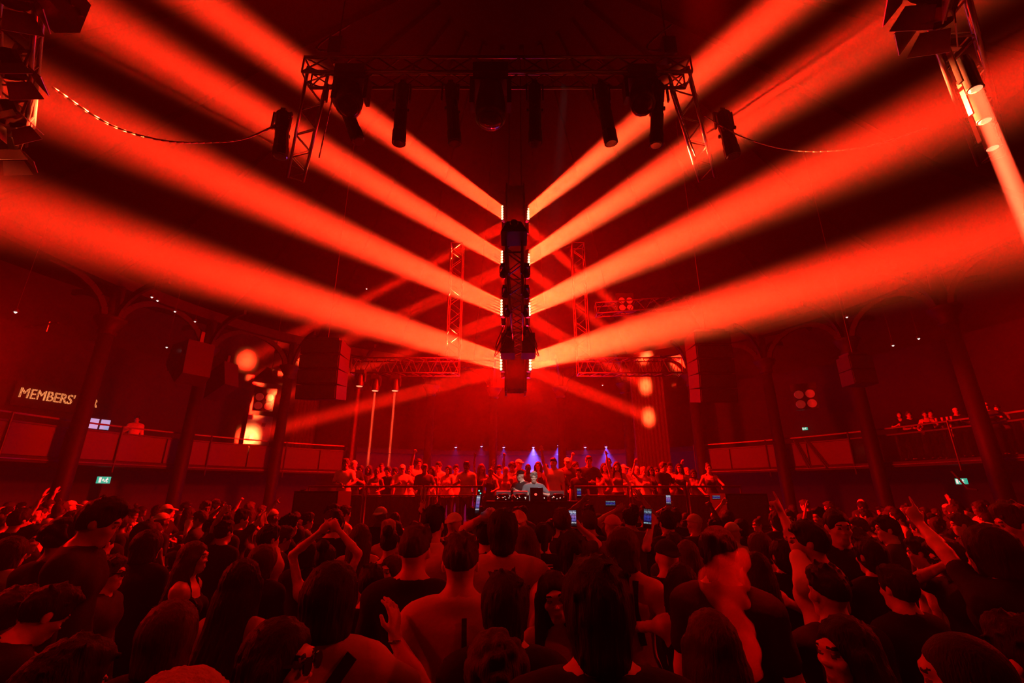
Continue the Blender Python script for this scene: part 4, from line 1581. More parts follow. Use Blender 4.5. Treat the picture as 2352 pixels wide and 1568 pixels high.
# dj desk and gear
t = thing('dj_desk', 'long black desk holding the players and mixer', 'table', (.42, 10.05, STZ))
MB().box((0, 0, 1.05), (1.9, .75, .06)).build('table_top', M_BLACK, t)
MB().box((0, -.36, .52), (1.9, .03, 1.02)).build('front_panel', M_SKIRT, t)
for sx in (-1, 1):
    MB().box((sx * .93, .05, .52), (.04, .65, 1.02)).build('side_panel', M_SKIRT, t)
M_LED = mat('led_white', (.9, .9, .9), .4, emit=(1, .8, .65), estr=1.2, noise=.02)
M_LEDR = mat('led_red', (.9, .1, .1), .4, emit=(1, .05, .03), estr=3, noise=.02)
M_LEDG = mat('led_green', (.1, .9, .4), .4, emit=(.1, 1, .6), estr=2.5, noise=.02)
M_LEDB = mat('led_blue', (.2, .3, .9), .4, emit=(.3, .5, 1), estr=2.5, noise=.02)
def player(x, lab):
    t = thing('media_player', lab, 'dj player', (x, 10.05, STZ + 1.08))
    MB().box((0, 0, .055), (.33, .42, .11)).build('body', M_PLAST, t)
    MB().lathe([(.11, 0), (.11, .02), (.09, .03)], (0, -.06, .11), n=20).build('jog_wheel', M_STEEL, t, True)
    MB().box((0, .17, .15), (.3, .04, .1), Matrix.Rotation(.5, 3, 'X')).build('display', mat('dim_display', (.02, .02, .03), .2, emit=(.3, .1, .1), estr=.25, noise=.02), t)
    rr = random.Random(int(x * 100) + 7)
    for k in range(9):
        MB().box((rr.uniform(-.14, .14), -.212, rr.uniform(.03, .1)), (.016, .006, .012)).build('button', M_LED if k % 3 else M_LEDR, t)
    return t
player(-.18, 'dj player with glinting buttons at the desk end by the photographer')
player(.18, 'dj player next to the mixer, in front of the photographer')
player(.95, 'dj player with glinting buttons beside the dj holding a cup')
t = thing('dj_mixer', 'dj mixer with tiny lights in front of the dj', 'mixer', (.56, 10.05, STZ + 1.08))
MB().box((0, 0, .05), (.32, .4, .1)).build('body', M_PLAST, t)
for i in range(4):
    for j in range(3):
        MB().lathe([(.013, 0), (.011, .025)], (-.1 + .066 * i, .1 - .08 * j, .1), n=8).build('knob', M_CHROME, t)
    MB().box((-.1 + .066 * i, -.203, .06), (.014, .006, .02)).build('level_light', M_LED if i != 2 else M_LEDR, t)
t = thing('booth_monitor', 'small black monitor with a red light before the dj', 'monitor', (.5, 9.82, STZ + 1.08))
MB().box((0, 0, .13), (.26, .12, .26)).build('case', M_PLAST, t)
MB().lathe([(.025, 0), (.02, .008)], (-.02, -.062, .13), (0, -1, 0), 10).build('power_light', M_LEDR, t)
p = Py(1103, 1130, 9.75)
t = thing('lamp_stand', 'slim black stand with two green lights beside the desk', 'stand', (p.x, 9.75, STZ))
MB().tube((0, 0, 0), (0, 0, 1.2), .02).build('pole', M_STEEL, t)
MB().box((0, 0, 1.22), (.1, .1, .3)).build('box', M_PLAST, t)
for k in range(2):
    MB().lathe([(.014, 0), (.01, .006)], (-.02 + .03 * k, -.052, 1.28 - .05 * k), (0, -1, 0), 8).build('green_light', M_LEDG, t)
MB().lathe([(.2, 0), (.2, .02), (.03, .04)], (0, 0, 0), n=12).build('foot', M_STEEL, t)

# blue downlights on the wall behind the stage
BLUE = (.10, .07, 1.0)
for px, py, e, lab in ((1047, 1027, 600, 'faint blue downlight above the guests, first along the back wall'), (1106, 1025, 600, 'faint blue downlight above the long-haired guest'),
                       (1157, 1027, 2600, 'dim blue downlight above the curly-haired guests'), (1225, 1027, 80000, 'bright blue downlight straight behind the dj'),
                       (1283, 1023, 30000, 'blue downlight shining along a column behind the dj'), (1344, 1027, 1200, 'faint blue downlight above the bearded guest'),
                       (1392, 1026, 26000, 'blue downlight with a clear cone right of the bearded guest')):
    p = Pr(px, py, 16.4)
    t = thing('downlight', lab, 'downlight', p, group='blue downlights on the back wall')
    MB().lathe([(.05, .2), (.09, .14), (.1, .0), (.085, 0)], (0, 0, 0), n=12).build('can', M_STEEL, t, True)
    MB().lathe([(.08, -.004), (.01, -.03)], (0, 0, 0), n=12).build('lamp', mat('blue_lamp', (.5, .5, 1), .3, emit=(.55, .5, 1), estr=4, noise=.02), t, True)
    MB().box((0, .12, .18), (.04, .2, .04)).build('arm', M_STEEL, t)
    light('blue', 'SPOT', p + Vector((0, -.02, -.05)), (0, -.12, -1), e, BLUE, t, size=.04, angle=75)

# small ceiling lamps far off, and one hook's glint made as a glowing lamp
M_GLINT = mat('glint_lamp', (.9, .8, .7), .3, emit=(1, .75, .65), estr=3, noise=.02)
for i, (px, py, R, lab) in enumerate(((362, 690, 12, 'tiny lamp glinting under the lowest beam, first of the slanting line of lamps'), (349, 682, 12, 'tiny twin lamp just above the slanting line of lamps'),
                        (402, 715, 12.5, 'tiny lamp in the middle of the slanting line of lamps'), (448, 738, 13, 'tiny lamp ending the slanting line of lamps'),
                        (383, 797, 13.2, 'tiny warm lamp beside the angular loudspeaker'), (1945, 728, 13, 'tiny lamp in the dark above the two straps'),
                        (2110, 777, 13, 'warm tiny lamp left of the broad near column, higher one'), (2051, 793, 13, 'warm tiny lamp left of the broad near column, lower one'),
                        (36, 716, 12.6, 'warm lamp in a pendant shade near the pipe bracket'), (842, 663, 12, 'glint of the hanging hook before the lowest beam, made as a lamp'),
                        (1384, 884, 13.5, 'small white lamp between the two trusses near the curtain'))):
    p = Pr(px, py, R)
    t = thing('pendant_lamp', lab, 'lamp', p)
    MB().lathe([(.02, .1), (.06, .06), (.07, 0)], (0, 0, 0), n=10).build('shade', M_STEEL, t)
    MB().lathe([(.035, -.01), (.01, -.035)], (0, 0, 0), n=10).build('bulb', M_GLINT, t)
    MB().tube((0, 0, .1), (0, 0, 9.1 - p.z if p.z < 9 else .6), .006, n=5).build('cord', M_CABLE, t)
p = Pr(95, 746, 13.2)
t = thing('pipe_bracket', 'short gleaming pipe bracket near the pendant shade', 'pipe', p)
MB().tube((-.45, 0, -.06), (.45, 0, .06), .03).build('pipe', M_CHROME, t)
MB().tube((.2, 0, -.2), (.2, 0, .1), .02).build('stem', M_CHROME, t)

# ------------------------------------------------------------------ phones
def phone_screen(name, kind):
    m = bpy.data.materials.new(name)
    m.use_nodes = True
    nt = m.node_tree
    b = nt.nodes['Principled BSDF']
    b.inputs['Base Color'].default_value = (.01, .01, .012, 1)
    b.inputs['Roughness'].default_value = .15
    tc = nt.nodes.new('ShaderNodeTexCoord')
    sep = nt.nodes.new('ShaderNodeSeparateXYZ')
    nt.links.new(tc.outputs['Generated'], sep.inputs[0])
    cr = nt.nodes.new('ShaderNodeValToRGB')
    nt.links.new(sep.outputs['Z'], cr.inputs[0])
    el = cr.color_ramp.elements
    if kind == 0:
        stops = [(0, (.0, .0, .0)), (.18, (.02, .02, .03)), (.24, (.7, .7, .8)), (.28, (.02, .02, .05)), (.42, (.15, .12, .5)), (.66, (.3, .12, .4)), (.84, (.25, .3, .5)), (.88, (.9, .9, 1)), (.93, (.2, .2, .3))]
    else:
        stops = [(0, (0, 0, 0)), (.2, (.01, .0, .0)), (.26, (.3, .5, .6)), (.3, (.0, .0, .01)), (.52, (.02, .04, .35)), (.75, (.02, .02, .08)), (.86, (.25, .4, .5)), (.92, (.05, .05, .06))]
    el[0].position, el[0].color = stops[0][0], (*stops[0][1], 1)
    el[1].position, el[1].color = stops[-1][0], (*stops[-1][1], 1)
    for p_, c_ in stops[1:-1]:
        e = el.new(p_)
        e.color = (*c_, 1)
    no = nt.nodes.new('ShaderNodeTexNoise')
    no.inputs['Scale'].default_value = 9
    nt.links.new(tc.outputs['Generated'], no.inputs['Vector'])
    mr = nt.nodes.new('ShaderNodeMapRange')
    mr.inputs[1].default_value = .35
    mr.inputs[2].default_value = .65
    mr.inputs[3].default_value = .1
    mr.inputs[4].default_value = 1.3
    nt.links.new(no.outputs[0], mr.inputs[0])
    nt.links.new(cr.outputs[0], b.inputs['Emission Color'])
    nt.links.new(mr.outputs[0], b.inputs['Emission Strength'])
    m.cycles.emission_sampling = 'NONE'
    return m
M_SCR = [phone_screen('stage_preview_screen', 0), phone_screen('dark_preview_screen', 1)]
def phone(p, lab, w=.075, h=.155, yaw=0, roll=0, scr=0, tilt=.1):
    t = thing('phone', lab, 'phone', p, rot=(tilt, roll, yaw))
    MB().box((0, 0, 0), (w, .009, h)).build('case', M_PLAST, t)
    if scr is not None:
        MB().box((0, -.005, 0), (w * .92, .002, h * .94)).build('screen', M_SCR[scr], t)
    MB().lathe([(.008, 0), (.008, .003)], (-w * .3, .005, h * .38), (0, 1, 0), 8).build('camera_lens', M_LENSDK, t)
    return t

# ------------------------------------------------------------------ placing people
def base_from_head(px, py, w, rw, zc=None, hmin=1.56, hmax=1.93):
    zc = zc or FPX * rw / w
    d = ray(px, py)
    H = CAMZ + d.z * zc
    if H < hmin or H > hmax:
        H = min(max(H, hmin), hmax)
        if abs(d.z) > .02:
            zc = (H - CAMZ) / d.z
    return Vector((d.x * zc, d.y * zc, H)), zc

PEOPLE = []                      # (x, y, radius)
REALW = {'medium': .185, 'short': .176, 'fade': .168, 'quiff': .172, 'slick': .165, 'bun': .165, 'pony': .165, 'crop': .165, 'bob': .21, 'long': .195, 'wavy': .195, 'curly': .215, 'afro': .25, 'buzz': .16, 'bald': .155, None: .175}

def fg(label, px, py, w, yaw=0, hair='short', hcol='black', skin='light', top='tee', tcol='black', trousers='black', arms=None, cap=None, capcol='white', zc=None, hmin=1.56, hmax=1.93, **fk):
    """one person whose head top is seen at (px, py); arms = {side: (px, py, dz, hand, pole)}"""
    rw = REALW[hair] if not cap else .185
    u = (px - 1176) / FPX
    vd = ray(px, py)
    fa = yaw + fk.get('hyaw', 0)
    c_ = (-math.sin(fa) * vd.x + math.cos(fa) * vd.y) / math.hypot(vd.x, vd.y)
    rw = math.sqrt((rw * c_) ** 2 + ((rw + .045) ** 2) * (1 - c_ * c_)) * math.sqrt(1 + u * u)
    z0, best = zc, None
    for mul in ((1, 1.05, .95, 1.1, .9, 1.16, 1.24, 1.33, 1.42) if zc is None else (1, 1.04, .96, 1.08, .92)):          # keep a body's width between neighbours
        P, zc = base_from_head(px, py, w, rw, (z0 or FPX * rw / w) * mul, hmin, hmax)
        dm = min([math.hypot(P.x - a, P.y - b_) for a, b_, r in PEOPLE] + [9])
        if best is None or dm > best[0]:
            best = (dm, P, zc)
        if dm > .4:
            break
    else:
        dm, P, zc = best
    hair_t = {'curly': .02, 'afro': .04, 'bob': .02, 'long': .015, 'wavy': .015}.get(hair, .012)
    f0 = Figure(armL='down', armR='down', **fk)
    topz = (f0.hc + f0.Hm @ v3(0, 0, .121 + hair_t))
    s = P.z / topz[2]
    Rz = Matrix.Rotation(yaw, 3, 'Z')
    off = Rz @ Vector((topz[0], topz[1], 0)) * s
    base = Vector((P.x - off.x, P.y - off.y, 0))
    kw = {}
    for side, spec in (arms or {}).items():
        key = 'arm' + side
        if isinstance(spec, str):
            kw[key] = spec
            continue
        ax, ay, dz, hand, pole = spec[:5]
        wp = Vector((0, 0, CAMZ)) + ray(ax, ay) * (zc + dz)
        loc = (Rz.transposed() @ (wp - base)) / s
        ex = {'wrist': tuple(loc), 'pole': pole, 'hand': hand}
        if len(spec) > 5:
            dd = spec[5]
            ex.update({k: tuple(Rz.transposed() @ Vector(v)) for k, v in dd.items()})
        kw[key] = ex
    f = Figure(**{**fk, **{'armL': 'down', 'armR': 'down'}, **kw})
    o = make_person(label, f, hair=hair, hcol=hcol, skin=skin, top=top, tcol=tcol, trousers=trousers, cap=cap, capcol=capcol, detail=zc < 2.6)
    o.location = base
    o.rotation_euler = (0, 0, yaw)
    o.scale = (s,) * 3
    PEOPLE.append((base.x, base.y, .3))
    return o, f, base, Rz, s, zc

def back_y(f, x, z, off=.017, sgn=-1):
    """torso surface y at (x, z) on the back (sgn -1) or front"""
    ys = np.arange(-.34, .34, .004, dtype=np.float32)
    F = Field(np.array([x - .002, x], np.float32), ys, np.array([z - .002, z], np.float32))
    for pr, k, nm in f.b:
        if nm in ('torso', 'hip', 'neck'):
            F.add(pr, max(k, .03), off)
    ins = np.nonzero(F.D[1, :, 1] < 0)[0]
    if len(ins) == 0:
        return None
    return float(ys[ins[0]] if sgn < 0 else ys[ins[-1]])

def ribbon(o, f, pts, width, name, m, off=.022, sgn=-1, n=14):
    """a flat strap laid over the torso along (x, z) points"""
    mb = MB()
    P = []
    for i in range(n + 1):
        s_ = i / n * (len(pts) - 1)
        k = min(int(s_), len(pts) - 2)
        u = s_ - k
        P.append((pts[k][0] * (1 - u) + pts[k + 1][0] * u, pts[k][1] * (1 - u) + pts[k + 1][1] * u))
    rows = []
    for i, (x, z) in enumerate(P):
        j = min(i + 1, n)
        i0 = max(i - 1, 0)
        tx, tz = P[j][0] - P[i0][0], P[j][1] - P[i0][1]
        L = math.hypot(tx, tz) + 1e-9
        nx, nz = -tz / L, tx / L
        row = []
        for q in (-1, 1):
            xx, zz = x + nx * width / 2 * q, z + nz * width / 2 * q
            y = back_y(f, xx, zz, off + .007, sgn)
            if y is None:
                row = None
                break
            row.append((xx, y, zz))
        if row:
            rows.append(row)
    for a, b in zip(rows[:-1], rows[1:]):
        k = len(mb.v)
        th = .006 * sgn
        mb.v += a + b + [(x, y + th, z) for x, y, z in a + b]
        mb.f += [(k, k + 1, k + 3, k + 2), (k + 4, k + 6, k + 7, k + 5), (k, k + 4, k + 5, k + 1), (k + 2, k + 3, k + 7, k + 6), (k, k + 2, k + 6, k + 4), (k + 1, k + 5, k + 7, k + 3)]
    if rows:
        c = mb.build(name, m, o)
        return c

def glasses(o, f, name='glasses', up=False):
    mb = MB()
    z = .005 if not up else .1
    y = .1 if not up else .085
    hp = lambda *p: Vector(f.hp(*p))
    fr = Vector(f.Hm @ v3(0, 1, 0))
    c = None
    for sx in (-1, 1):
        mb.lathe([(.024, 0), (.024, .006)], hp(sx * .032, y, z), fr, 12)
        mb.bar(hp(sx * .054, y, z + .01), hp(sx * .084, -.0, z + .012), .006, .008)
    mb.bar(hp(-.012, y, z + .004), hp(.012, y, z + .004), .006, .006)
    return mb.build(name, M_LENSDK, o)

PI = math.pi
# ------------------------------------------------------------------ the dj, the photographer
def stand(label, px, py, y, z0, yaw, arms=None, **kw):
    """a person on a platform of height z0 at depth y, head top at (px, py)"""
    P = Py(px, py, y)
    fk = {k: kw.pop(k) for k in ('fem', 'lean', 'tyaw', 'hyaw', 'hpitch', 'hroll', 'bulk') if k in kw}
    f0 = Figure(**fk)
    tz = f0.hc + f0.Hm @ v3(0, 0, .133)
    s = min(max((P.z - z0) / tz[2], .86), 1.1)
    f = Figure(**fk, **{'arm' + k: v for k, v in (arms or {}).items()})
    o = make_person(label, f, **kw)
    Rz = Matrix.Rotation(yaw, 3, 'Z')
    off = Rz @ Vector((tz[0], tz[1], 0)) * s
    o.location = (P.x - off.x, y - off.y, z0)
    o.rotation_euler = (0, 0, yaw)
    o.scale = (s,) * 3
    return o, f, Vector(o.location), Rz, s

dj, f, b0, Rz, s = stand('grey-haired dj in a grey tee behind the desk raising a pale blue cup', 1226, 1083, 10.75, STZ, PI,
    arms={'R': {'wrist': (.2, .33, 1.1), 'pole': (.7, -.1, 1.0), 'hand': 'relax'}, 'L': {'wrist': (-.19, .24, 1.27), 'pole': (-.9, .0, .9), 'hand': 'hold', 'dir': (.35, .1, .95), 'palm': (1, .3, 0)}},
    hair='short', hcol='grey', top='tee', tcol='slate', trousers='charcoal', skin='light', shoes=True, hpitch=.12)
S_, E_, W_, d_, n_, w_ = f.arm[-1]
cp = b0 + Rz @ Vector(W_ + d_ * .08 + n_ * .045) * s
t = thing('cup', 'pale blue translucent cup in the hand of the dj', 'cup', cp - Vector((0, 0, .06)))
MB().lathe([(.03, 0), (.042, .14), (.038, .14), (.028, .01)], (0, 0, 0), n=14).build('cup_body', mat('pale_blue_plastic', (.3, .6, .8), .2, spec=.5, noise=.05), t, True)
o, f2, b2, Rz2, s2 = stand('capped photographer in black beside the dj holding a camera to the chest', 1193, 1079, 10.95, STZ, PI * .8,
    arms={'R': 'drink', 'L': {'wrist': (-.08, .3, 1.3), 'pole': (-.7, .1, .9), 'hand': 'hold'}}, hair=None, cap='front', capcol='black', top='tee', tcol='black', shoes=True, hyaw=-.3, hpitch=.15)
cp = b2 + Rz2 @ Vector((.02, .36, 1.28)) * s2
t = thing('camera', 'black camera with pale markings held by the photographer', 'camera', cp, PI * .8)
MB().box((0, 0, 0), (.14, .07, .1)).build('body', M_PLAST, t)
MB().lathe([(.036, 0), (.036, .09)], (0, .03, 0), (0, 1, 0), 12).build('lens', M_LENSDK, t)
MB().box((0, .037, .035), (.09, .004, .018)).build('marking', M_WHITE, t)
# a white spot of the truss follows the dj
light('follow_spot', 'SPOT', (.78, 5.2, 7.75), Vector((.5, 10.75, 2.1)) - Vector((.78, 5.2, 7.75)), 2300, (1, .93, .85), FT, size=.06, angle=7.5, blend=.6)

# ------------------------------------------------------------------ prototypes for the repeated figures (built coarse, copied)
PROTO = []
def proto(key, label, shoes=True, **kw):
    fk = {k: kw.pop(k) for k in ('fem', 'lean', 'tyaw', 'hyaw', 'hpitch', 'hroll', 'bulk', 'armL', 'armR') if k in kw}
    f = Figure(**fk)
    o = make_person(label, f, q=0, shoes=shoes, **kw)
    o['proto'] = key
    tz = f.hc + f.Hm @ v3(0, 0, .135)
    return dict(o=o, f=f, top=tz, used=False, label=label, key=key)

def use(pr, loc, yaw, s, label, group, mats=None):
    if not pr['used'] and not mats:
        o = pr['o']
        o.location = loc
        o.rotation_euler = (0, 0, yaw)
        o.scale = (s,) * 3
        o['label'] = label
        o['group'] = group
        pr['used'] = True
    else:
        o = copy_person(pr['o'], loc, yaw, s, label, group, mats)
    if 'proto' in o:
        del o['proto']
    return o

K = {}
def P_(key, **kw):
    K[key] = proto(key, 'x', **kw)
P_('m_short', hair='short', top='tee', tcol='black', armR='down', armL='down', hpitch=.05)
P_('m_fade_up', hair='fade', top='tee', tcol='white', armR='up', armL='down', skin='tan')
P_('m_quiff_drink', hair='quiff', top='shirt', tcol='white', armR='drink', armL='down')
P_('m_fold', hair='short', hcol='brown', top='tee', tcol='charcoal', armR='fold', armL='rail', lean=.08)
P_('m_cap', hair=None, cap='front', capcol='white', top='tee', tcol='grey', armR='drink', armL='rail')
P_('m_capback', hair=None, cap='back', capcol='white', top='tee', tcol='black', armR='down', armL='drink')
P_('m_curly', hair='curly', top='tee', tcol='cream', armR='fist', armL='down', skin='tan')
P_('m_bald', hair='buzz', top='jacket', tcol='black', armR='rail', armL='fold', skin='dark')
P_('w_long', fem=1, hair='long', top='tank', tcol='black', armR='rail', armL='down')
P_('w_long_up', fem=1, hair='wavy', hcol='brown', top='crop', tcol='white', armR='up', armL='hip')
P_('w_bob', fem=1, hair='bob', top='tee', tcol='grey', armR='drink', armL='rail')
P_('w_bun', fem=1, hair='bun', hcol='brown', top='tank', tcol='white', armR='hip', armL='rail')
P_('w_pony', fem=1, hair='pony', hcol='blond', top='tank', tcol='pink', armR='wave', armL='down')
P_('m_phone', hair='short', top='tee', tcol='navy', armR='phone', armL='down')
P_('w_phone', fem=1, hair='long', hcol='brown', top='tank', tcol='black', armR='phone', armL='down')
P_('m_medium', hair='medium', hcol='brown', top='tee', tcol='black', armR='hip', armL='down')
P_('m_point', hair='short', top='tee', tcol='black', armR='point', armL='down', skin='tan')

# ------------------------------------------------------------------ guests on the riser: (px, top y, depth, prototype, shirt, label)
rnd = random.Random(11)
G = [
 (795, 1053, 11.9, 'm_fold', 'white', 'guest in a white tee at the subwoofer end of the platform'),
 (814, 1057, 12.7, 'm_capback', 'black', 'guest in a backward white cap behind the white-tee guest at the platform end'),
 (829, 1068, 11.9, 'w_bob', 'black', 'bob-haired guest looking down next to the platform-end guest'),
 (848, 1067, 12.9, 'w_long', 'charcoal', 'long-haired guest in dark clothes beneath the outer thin down beam'),
 (866, 1074, 12.0, 'w_bun', 'pink', 'guest with a bun in a pink top by the barrier'),
 (877, 1062, 13.4, 'm_bald', 'grey', 'shaven-headed guest in a grey jacket half hidden in the second row'),
 (892, 1072, 12.2, 'm_short', 'black', 'short-haired guest in black below the inner thin down beam'),
 (908, 1074, 13.2, 'm_short', 'charcoal', 'guest in charcoal standing between two rows near the inner down beam'),
 (925, 1066, 12.4, 'm_cap', 'cream', 'guest in a white cap and cream tee leaning on the draped barrier'),
 (941, 1072, 11.9, 'w_bun', 'white', 'guest with a bun and white tank at the draped barrier'),
 (962, 1054, 13.0, 'm_curly', 'cream', 'curly-haired guest in cream punching a fist upward'),
 (976, 1066, 12.1, 'm_fold', 'charcoal', 'brown-haired guest in charcoal leaning forward on the barrier'),
 (993, 1070, 12.6, 'w_long', 'white', 'long-haired guest in a white tank beside the fist-raising guest'),
 (1008, 1061, 12.0, 'm_quiff_drink', 'white', 'guest in a white shirt lifting a drink at the open barrier'),
 (1030, 1068, 12.8, 'w_bob', 'cream', 'bob-haired guest in cream behind the drinking guest'),
 (1048, 1067, 13.3, 'm_short', 'white', 'short-haired guest in a white tee in the back row by the open barrier'),
 (1072, 1060, 12.0, 'm_quiff_drink', 'cream', 'guest in an open cream shirt holding a drink at the barred barrier'),
 (1106, 1064, 12.2, 'w_long_up', 'black', 'wavy-haired guest raising an arm left of the photographer'),
 (1127, 1074, 12.0, 'w_bun', 'black', 'guest with a bun in a black tank close to the photographer'),
 (1146, 1068, 13.4, 'm_short', 'grey', 'short-haired guest in grey in the rear row left of the photographer'),
 (1162, 1071, 12.1, 'w_pony', 'pink', 'blond ponytailed guest waving just left of the photographer'),
 (1176, 1061, 12.9, 'm_curly', 'white', 'curly-haired guest in white raising a fist behind the photographer'),
 (1192, 1054, 12.4, 'm_cap', 'black', 'capped guest in black standing right behind the photographer'),
 (1213, 1064, 12.2, 'm_bald', 'wine', 'shaven-headed guest in wine red between photographer and dj'),
 (1236, 1059, 12.3, 'w_long', 'black', 'long-haired guest in a black tank directly behind the dj'),
 (1253, 1066, 13.3, 'm_short', 'charcoal', 'short-haired guest in charcoal deep behind the dj'),
 (1271, 1052, 12.0, 'm_fade_up', 'white', 'guest in white with one arm up next to the dj'),
 (1288, 1076, 11.9, 'w_bob', 'black', 'bob-haired guest in black leaning beside the desk'),
 (1303, 1050, 12.9, 'm_cap', 'charcoal', 'tall capped guest in charcoal right of the arm-raising guest'),
 (1321, 1060, 12.8, 'm_curly', 'pink', 'curly-haired guest in pink with a fist up behind the desk end'),
 (1329, 1079, 11.9, 'm_short', 'black', 'short-haired guest in black low at the barrier by the desk'),
 (1352, 1047, 12.1, 'm_fold', 'black', 'tall guest in a black tee with folded arms under a faint blue lamp'),
 (1371, 1076, 12.7, 'w_bun', 'cream', 'guest with a bun in cream beside the tall folded-arm guest'),
 (1387, 1062, 12.5, 'w_long', 'charcoal', 'long-haired guest next to the dark-suited guest'),
 (1397, 1050, 13.1, 'm_bald', 'black', 'shaven-headed guest in a black suit jacket under the blue cone'),
 (1416, 1059, 12.0, 'w_long_up', 'grey', 'wavy-haired guest in a crop top with an arm up near the blue cone'),
 (1432, 1066, 12.9, 'm_cap', 'white', 'capped guest in a white tee below the lit column'),
 (1447, 1076, 11.9, 'w_bun', 'white', 'guest with a bun and white tank below the lit column'),
 (1461, 1070, 12.9, 'm_capback', 'grey', 'guest with a backward cap below the pleated curtain'),
 (1478, 1070, 12.2, 'w_pony', 'white', 'ponytailed guest waving below the pleated curtain'),
 (1493, 1069, 12.0, 'w_long', 'black', 'dark long-haired guest in sunglasses at the draped barrier'),
 (1507, 1072, 12.9, 'w_bob', 'cream', 'bob-haired guest in cream behind the sunglasses guest'),
 (1523, 1061, 12.0, 'm_fold', 'black', 'guest in a black tee leaning over the right barrier'),
 (1537, 1062, 13.0, 'm_short', 'cream', 'short-haired guest in cream behind the leaning black-tee guest'),
 (1559, 1063, 12.4, 'w_long', 'black', 'long-haired guest in black near the last column'),
 (1577, 1072, 12.0, 'w_pony', 'cream', 'blond ponytailed guest near the end of the right barrier'),
 (1592, 1081, 12.6, 'w_bob', 'grey', 'bob-haired guest in grey beside the right subwoofers'),
 (1626, 1064, 11.9, 'w_bun', 'charcoal', 'guest with a bun leaning out past the right end of the barrier'),
]
GP = []
for (px, py, y, key, tc_, lab) in G:
    pr = K[key]
    best = None
    for dy in (0, .3, -.25, .6, .9, 1.2, 1.5, 1.8, 2.1, 2.5):
        yy = max(y + dy, 11.9)
        P = Py(px, py, yy)
        dm = min([math.hypot(P.x - a, yy - b_) for a, b_ in GP] + [9])
        if best is None or dm > best[0]:
            best = (dm, yy, P)
        if dm > .44:
            break
    dm, y, P = best
    GP.append((P.x, y))
    yaw = PI + rnd.uniform(-.55, .55)
    s = min(max((P.z - RIZ) / pr['top'][2], .86), 1.1)
    Rz = Matrix.Rotation(yaw, 3, 'Z')
    off = Rz @ Vector((pr['top'][0], pr['top'][1], 0)) * s
    mts = {n: CLOTH[tc_] for n in ('shirt', 'tank_top', 'jacket', 'sweater')}
    mts['skin'] = SKIN[rnd.choice(('light', 'light', 'tan', 'tan', 'dark'))] if key != 'm_bald' else SKIN['dark']
    o = copy_person(pr['o'], (P.x - off.x, y - off.y, RIZ), yaw, s, lab, 'guests on the platform', mts)
    del o['proto']
    if 'sunglasses' in lab:
        glasses(o, pr['f'], 'sunglasses')
# ------------------------------------------------------------------ balcony guests
BG = [(2062, 944, 14.95, 'w_bob', 'black', PI * .8, 'balcony guest in a black top at the start of the lit rail'),
      (2085, 945, 15.0, 'm_fold', 'black', PI * .8, 'balcony guest with folded arms beside the black-top guest'),
      (2122, 943, 14.95, 'w_bun', 'black', PI * .75, 'balcony guest with hair up resting on the lit rail'),
      (2134, 941, 15.6, 'm_short', 'charcoal', PI * .8, 'balcony guest standing behind the one with hair up'),
      (2193, 936, 15.0, 'm_capback', 'black', PI * .75, 'balcony guest with a pale backward cap next to the broad column'),
      (2262, 924, 14.95, 'm_cap', 'charcoal', PI * .7, 'balcony guest in a cap just beyond the broad column'),
      (2290, 930, 15.2, 'm_fold', 'grey', PI * .6, 'balcony guest with bare forearms on the rail beyond the column'),
      (317, 955, 16.2, 'm_quiff_drink', 'white', PI * 1.2, 'bartender in a white shirt behind the left balcony rail')]
for (px, py, R, key, tc_, yaw, lab) in BG:
    pr = K[key]
    P = Pr(px, py, R)
    s = min(max((P.z - BZ - .18) / pr['top'][2], .86), 1.1)
    mts = {n: CLOTH[tc_] for n in ('shirt', 'tank_top', 'jacket')}
    o = copy_person(pr['o'], (P.x, P.y, BZ + .18), yaw, s, lab, 'guests on the balcony', mts)
    del o['proto']
# drinks on the balcony rail
for i, px in enumerate((2150, 2164, 2176, 2186)):
    P = Pr(px, 962, 14.52)
    t = thing('drinking_glass', 'short drinking glass standing on the lit balcony rail', 'glass', (P.x, P.y, BZ + 1.37), group='glasses on the balcony rail')
    MB().lathe([(.03, 0), (.036, .12), (.033, .12), (.027, .01)], (0, 0, 0), n=10).build('tumbler', mat('pale_glass', (.6, .5, .5), .1, spec=.8, noise=.03), t, True)

# ------------------------------------------------------------------ near and middle crowd, one by one
D0 = (.8, -.3, 1.1)
o1, f, b, Rz, s, zc = fg('man with a faded haircut in a pale tee with a dark stripe down the back', 1060, 1226, 79, .05, 'fade', 'brown', top='tee', tcol='cream', bulk=1.03)
ribbon(o1, f, [(.03, 1.44), (.035, 1.3), (.05, 1.17)], .022, 'back_print', CLOTH['charcoal'], .02)
fg('broad man in a light tee standing in front of the mesh cap', 1155, 1170, 63, 0, 'medium', 'black', top='tee', tcol='cream', bulk=1.08)
o, f, b, Rz, s, zc = fg('dark bob-haired person in a pale top with a dark bag strap and a lifted hand', 770, 1287, 131, .05, 'bob', 'black', top='tee', tcol='cream',
   arms={'R': (905, 1462, .12, 'pinch', (.9, -.2, .6), {'dir': (-.06, .15, 1), 'palm': (-.9, .4, .2)})}, bulk=1.0)
ribbon(o, f, [(.13, 1.47), (.0, 1.28), (-.16, 1.05)], .045, 'bag_strap', CLOTH['black'], .02)
W3 = f.arm[1]
mb = MB()
dd = Vector(W3[3])
mb.lathe([(.031, -.006), (.036, 0), (.031, .006)], Vector(W3[2]) - Vector(W3[2] - W3[1]).normalized() * .02, dd, 14)
mb.build('bracelet', M_CHROME, o)
fg('large dark-haired head and black tee blocking the smiling woman', 1365, 1281, 150, 0, 'medium', 'black', top='tee', tcol='black', bulk=1.05)
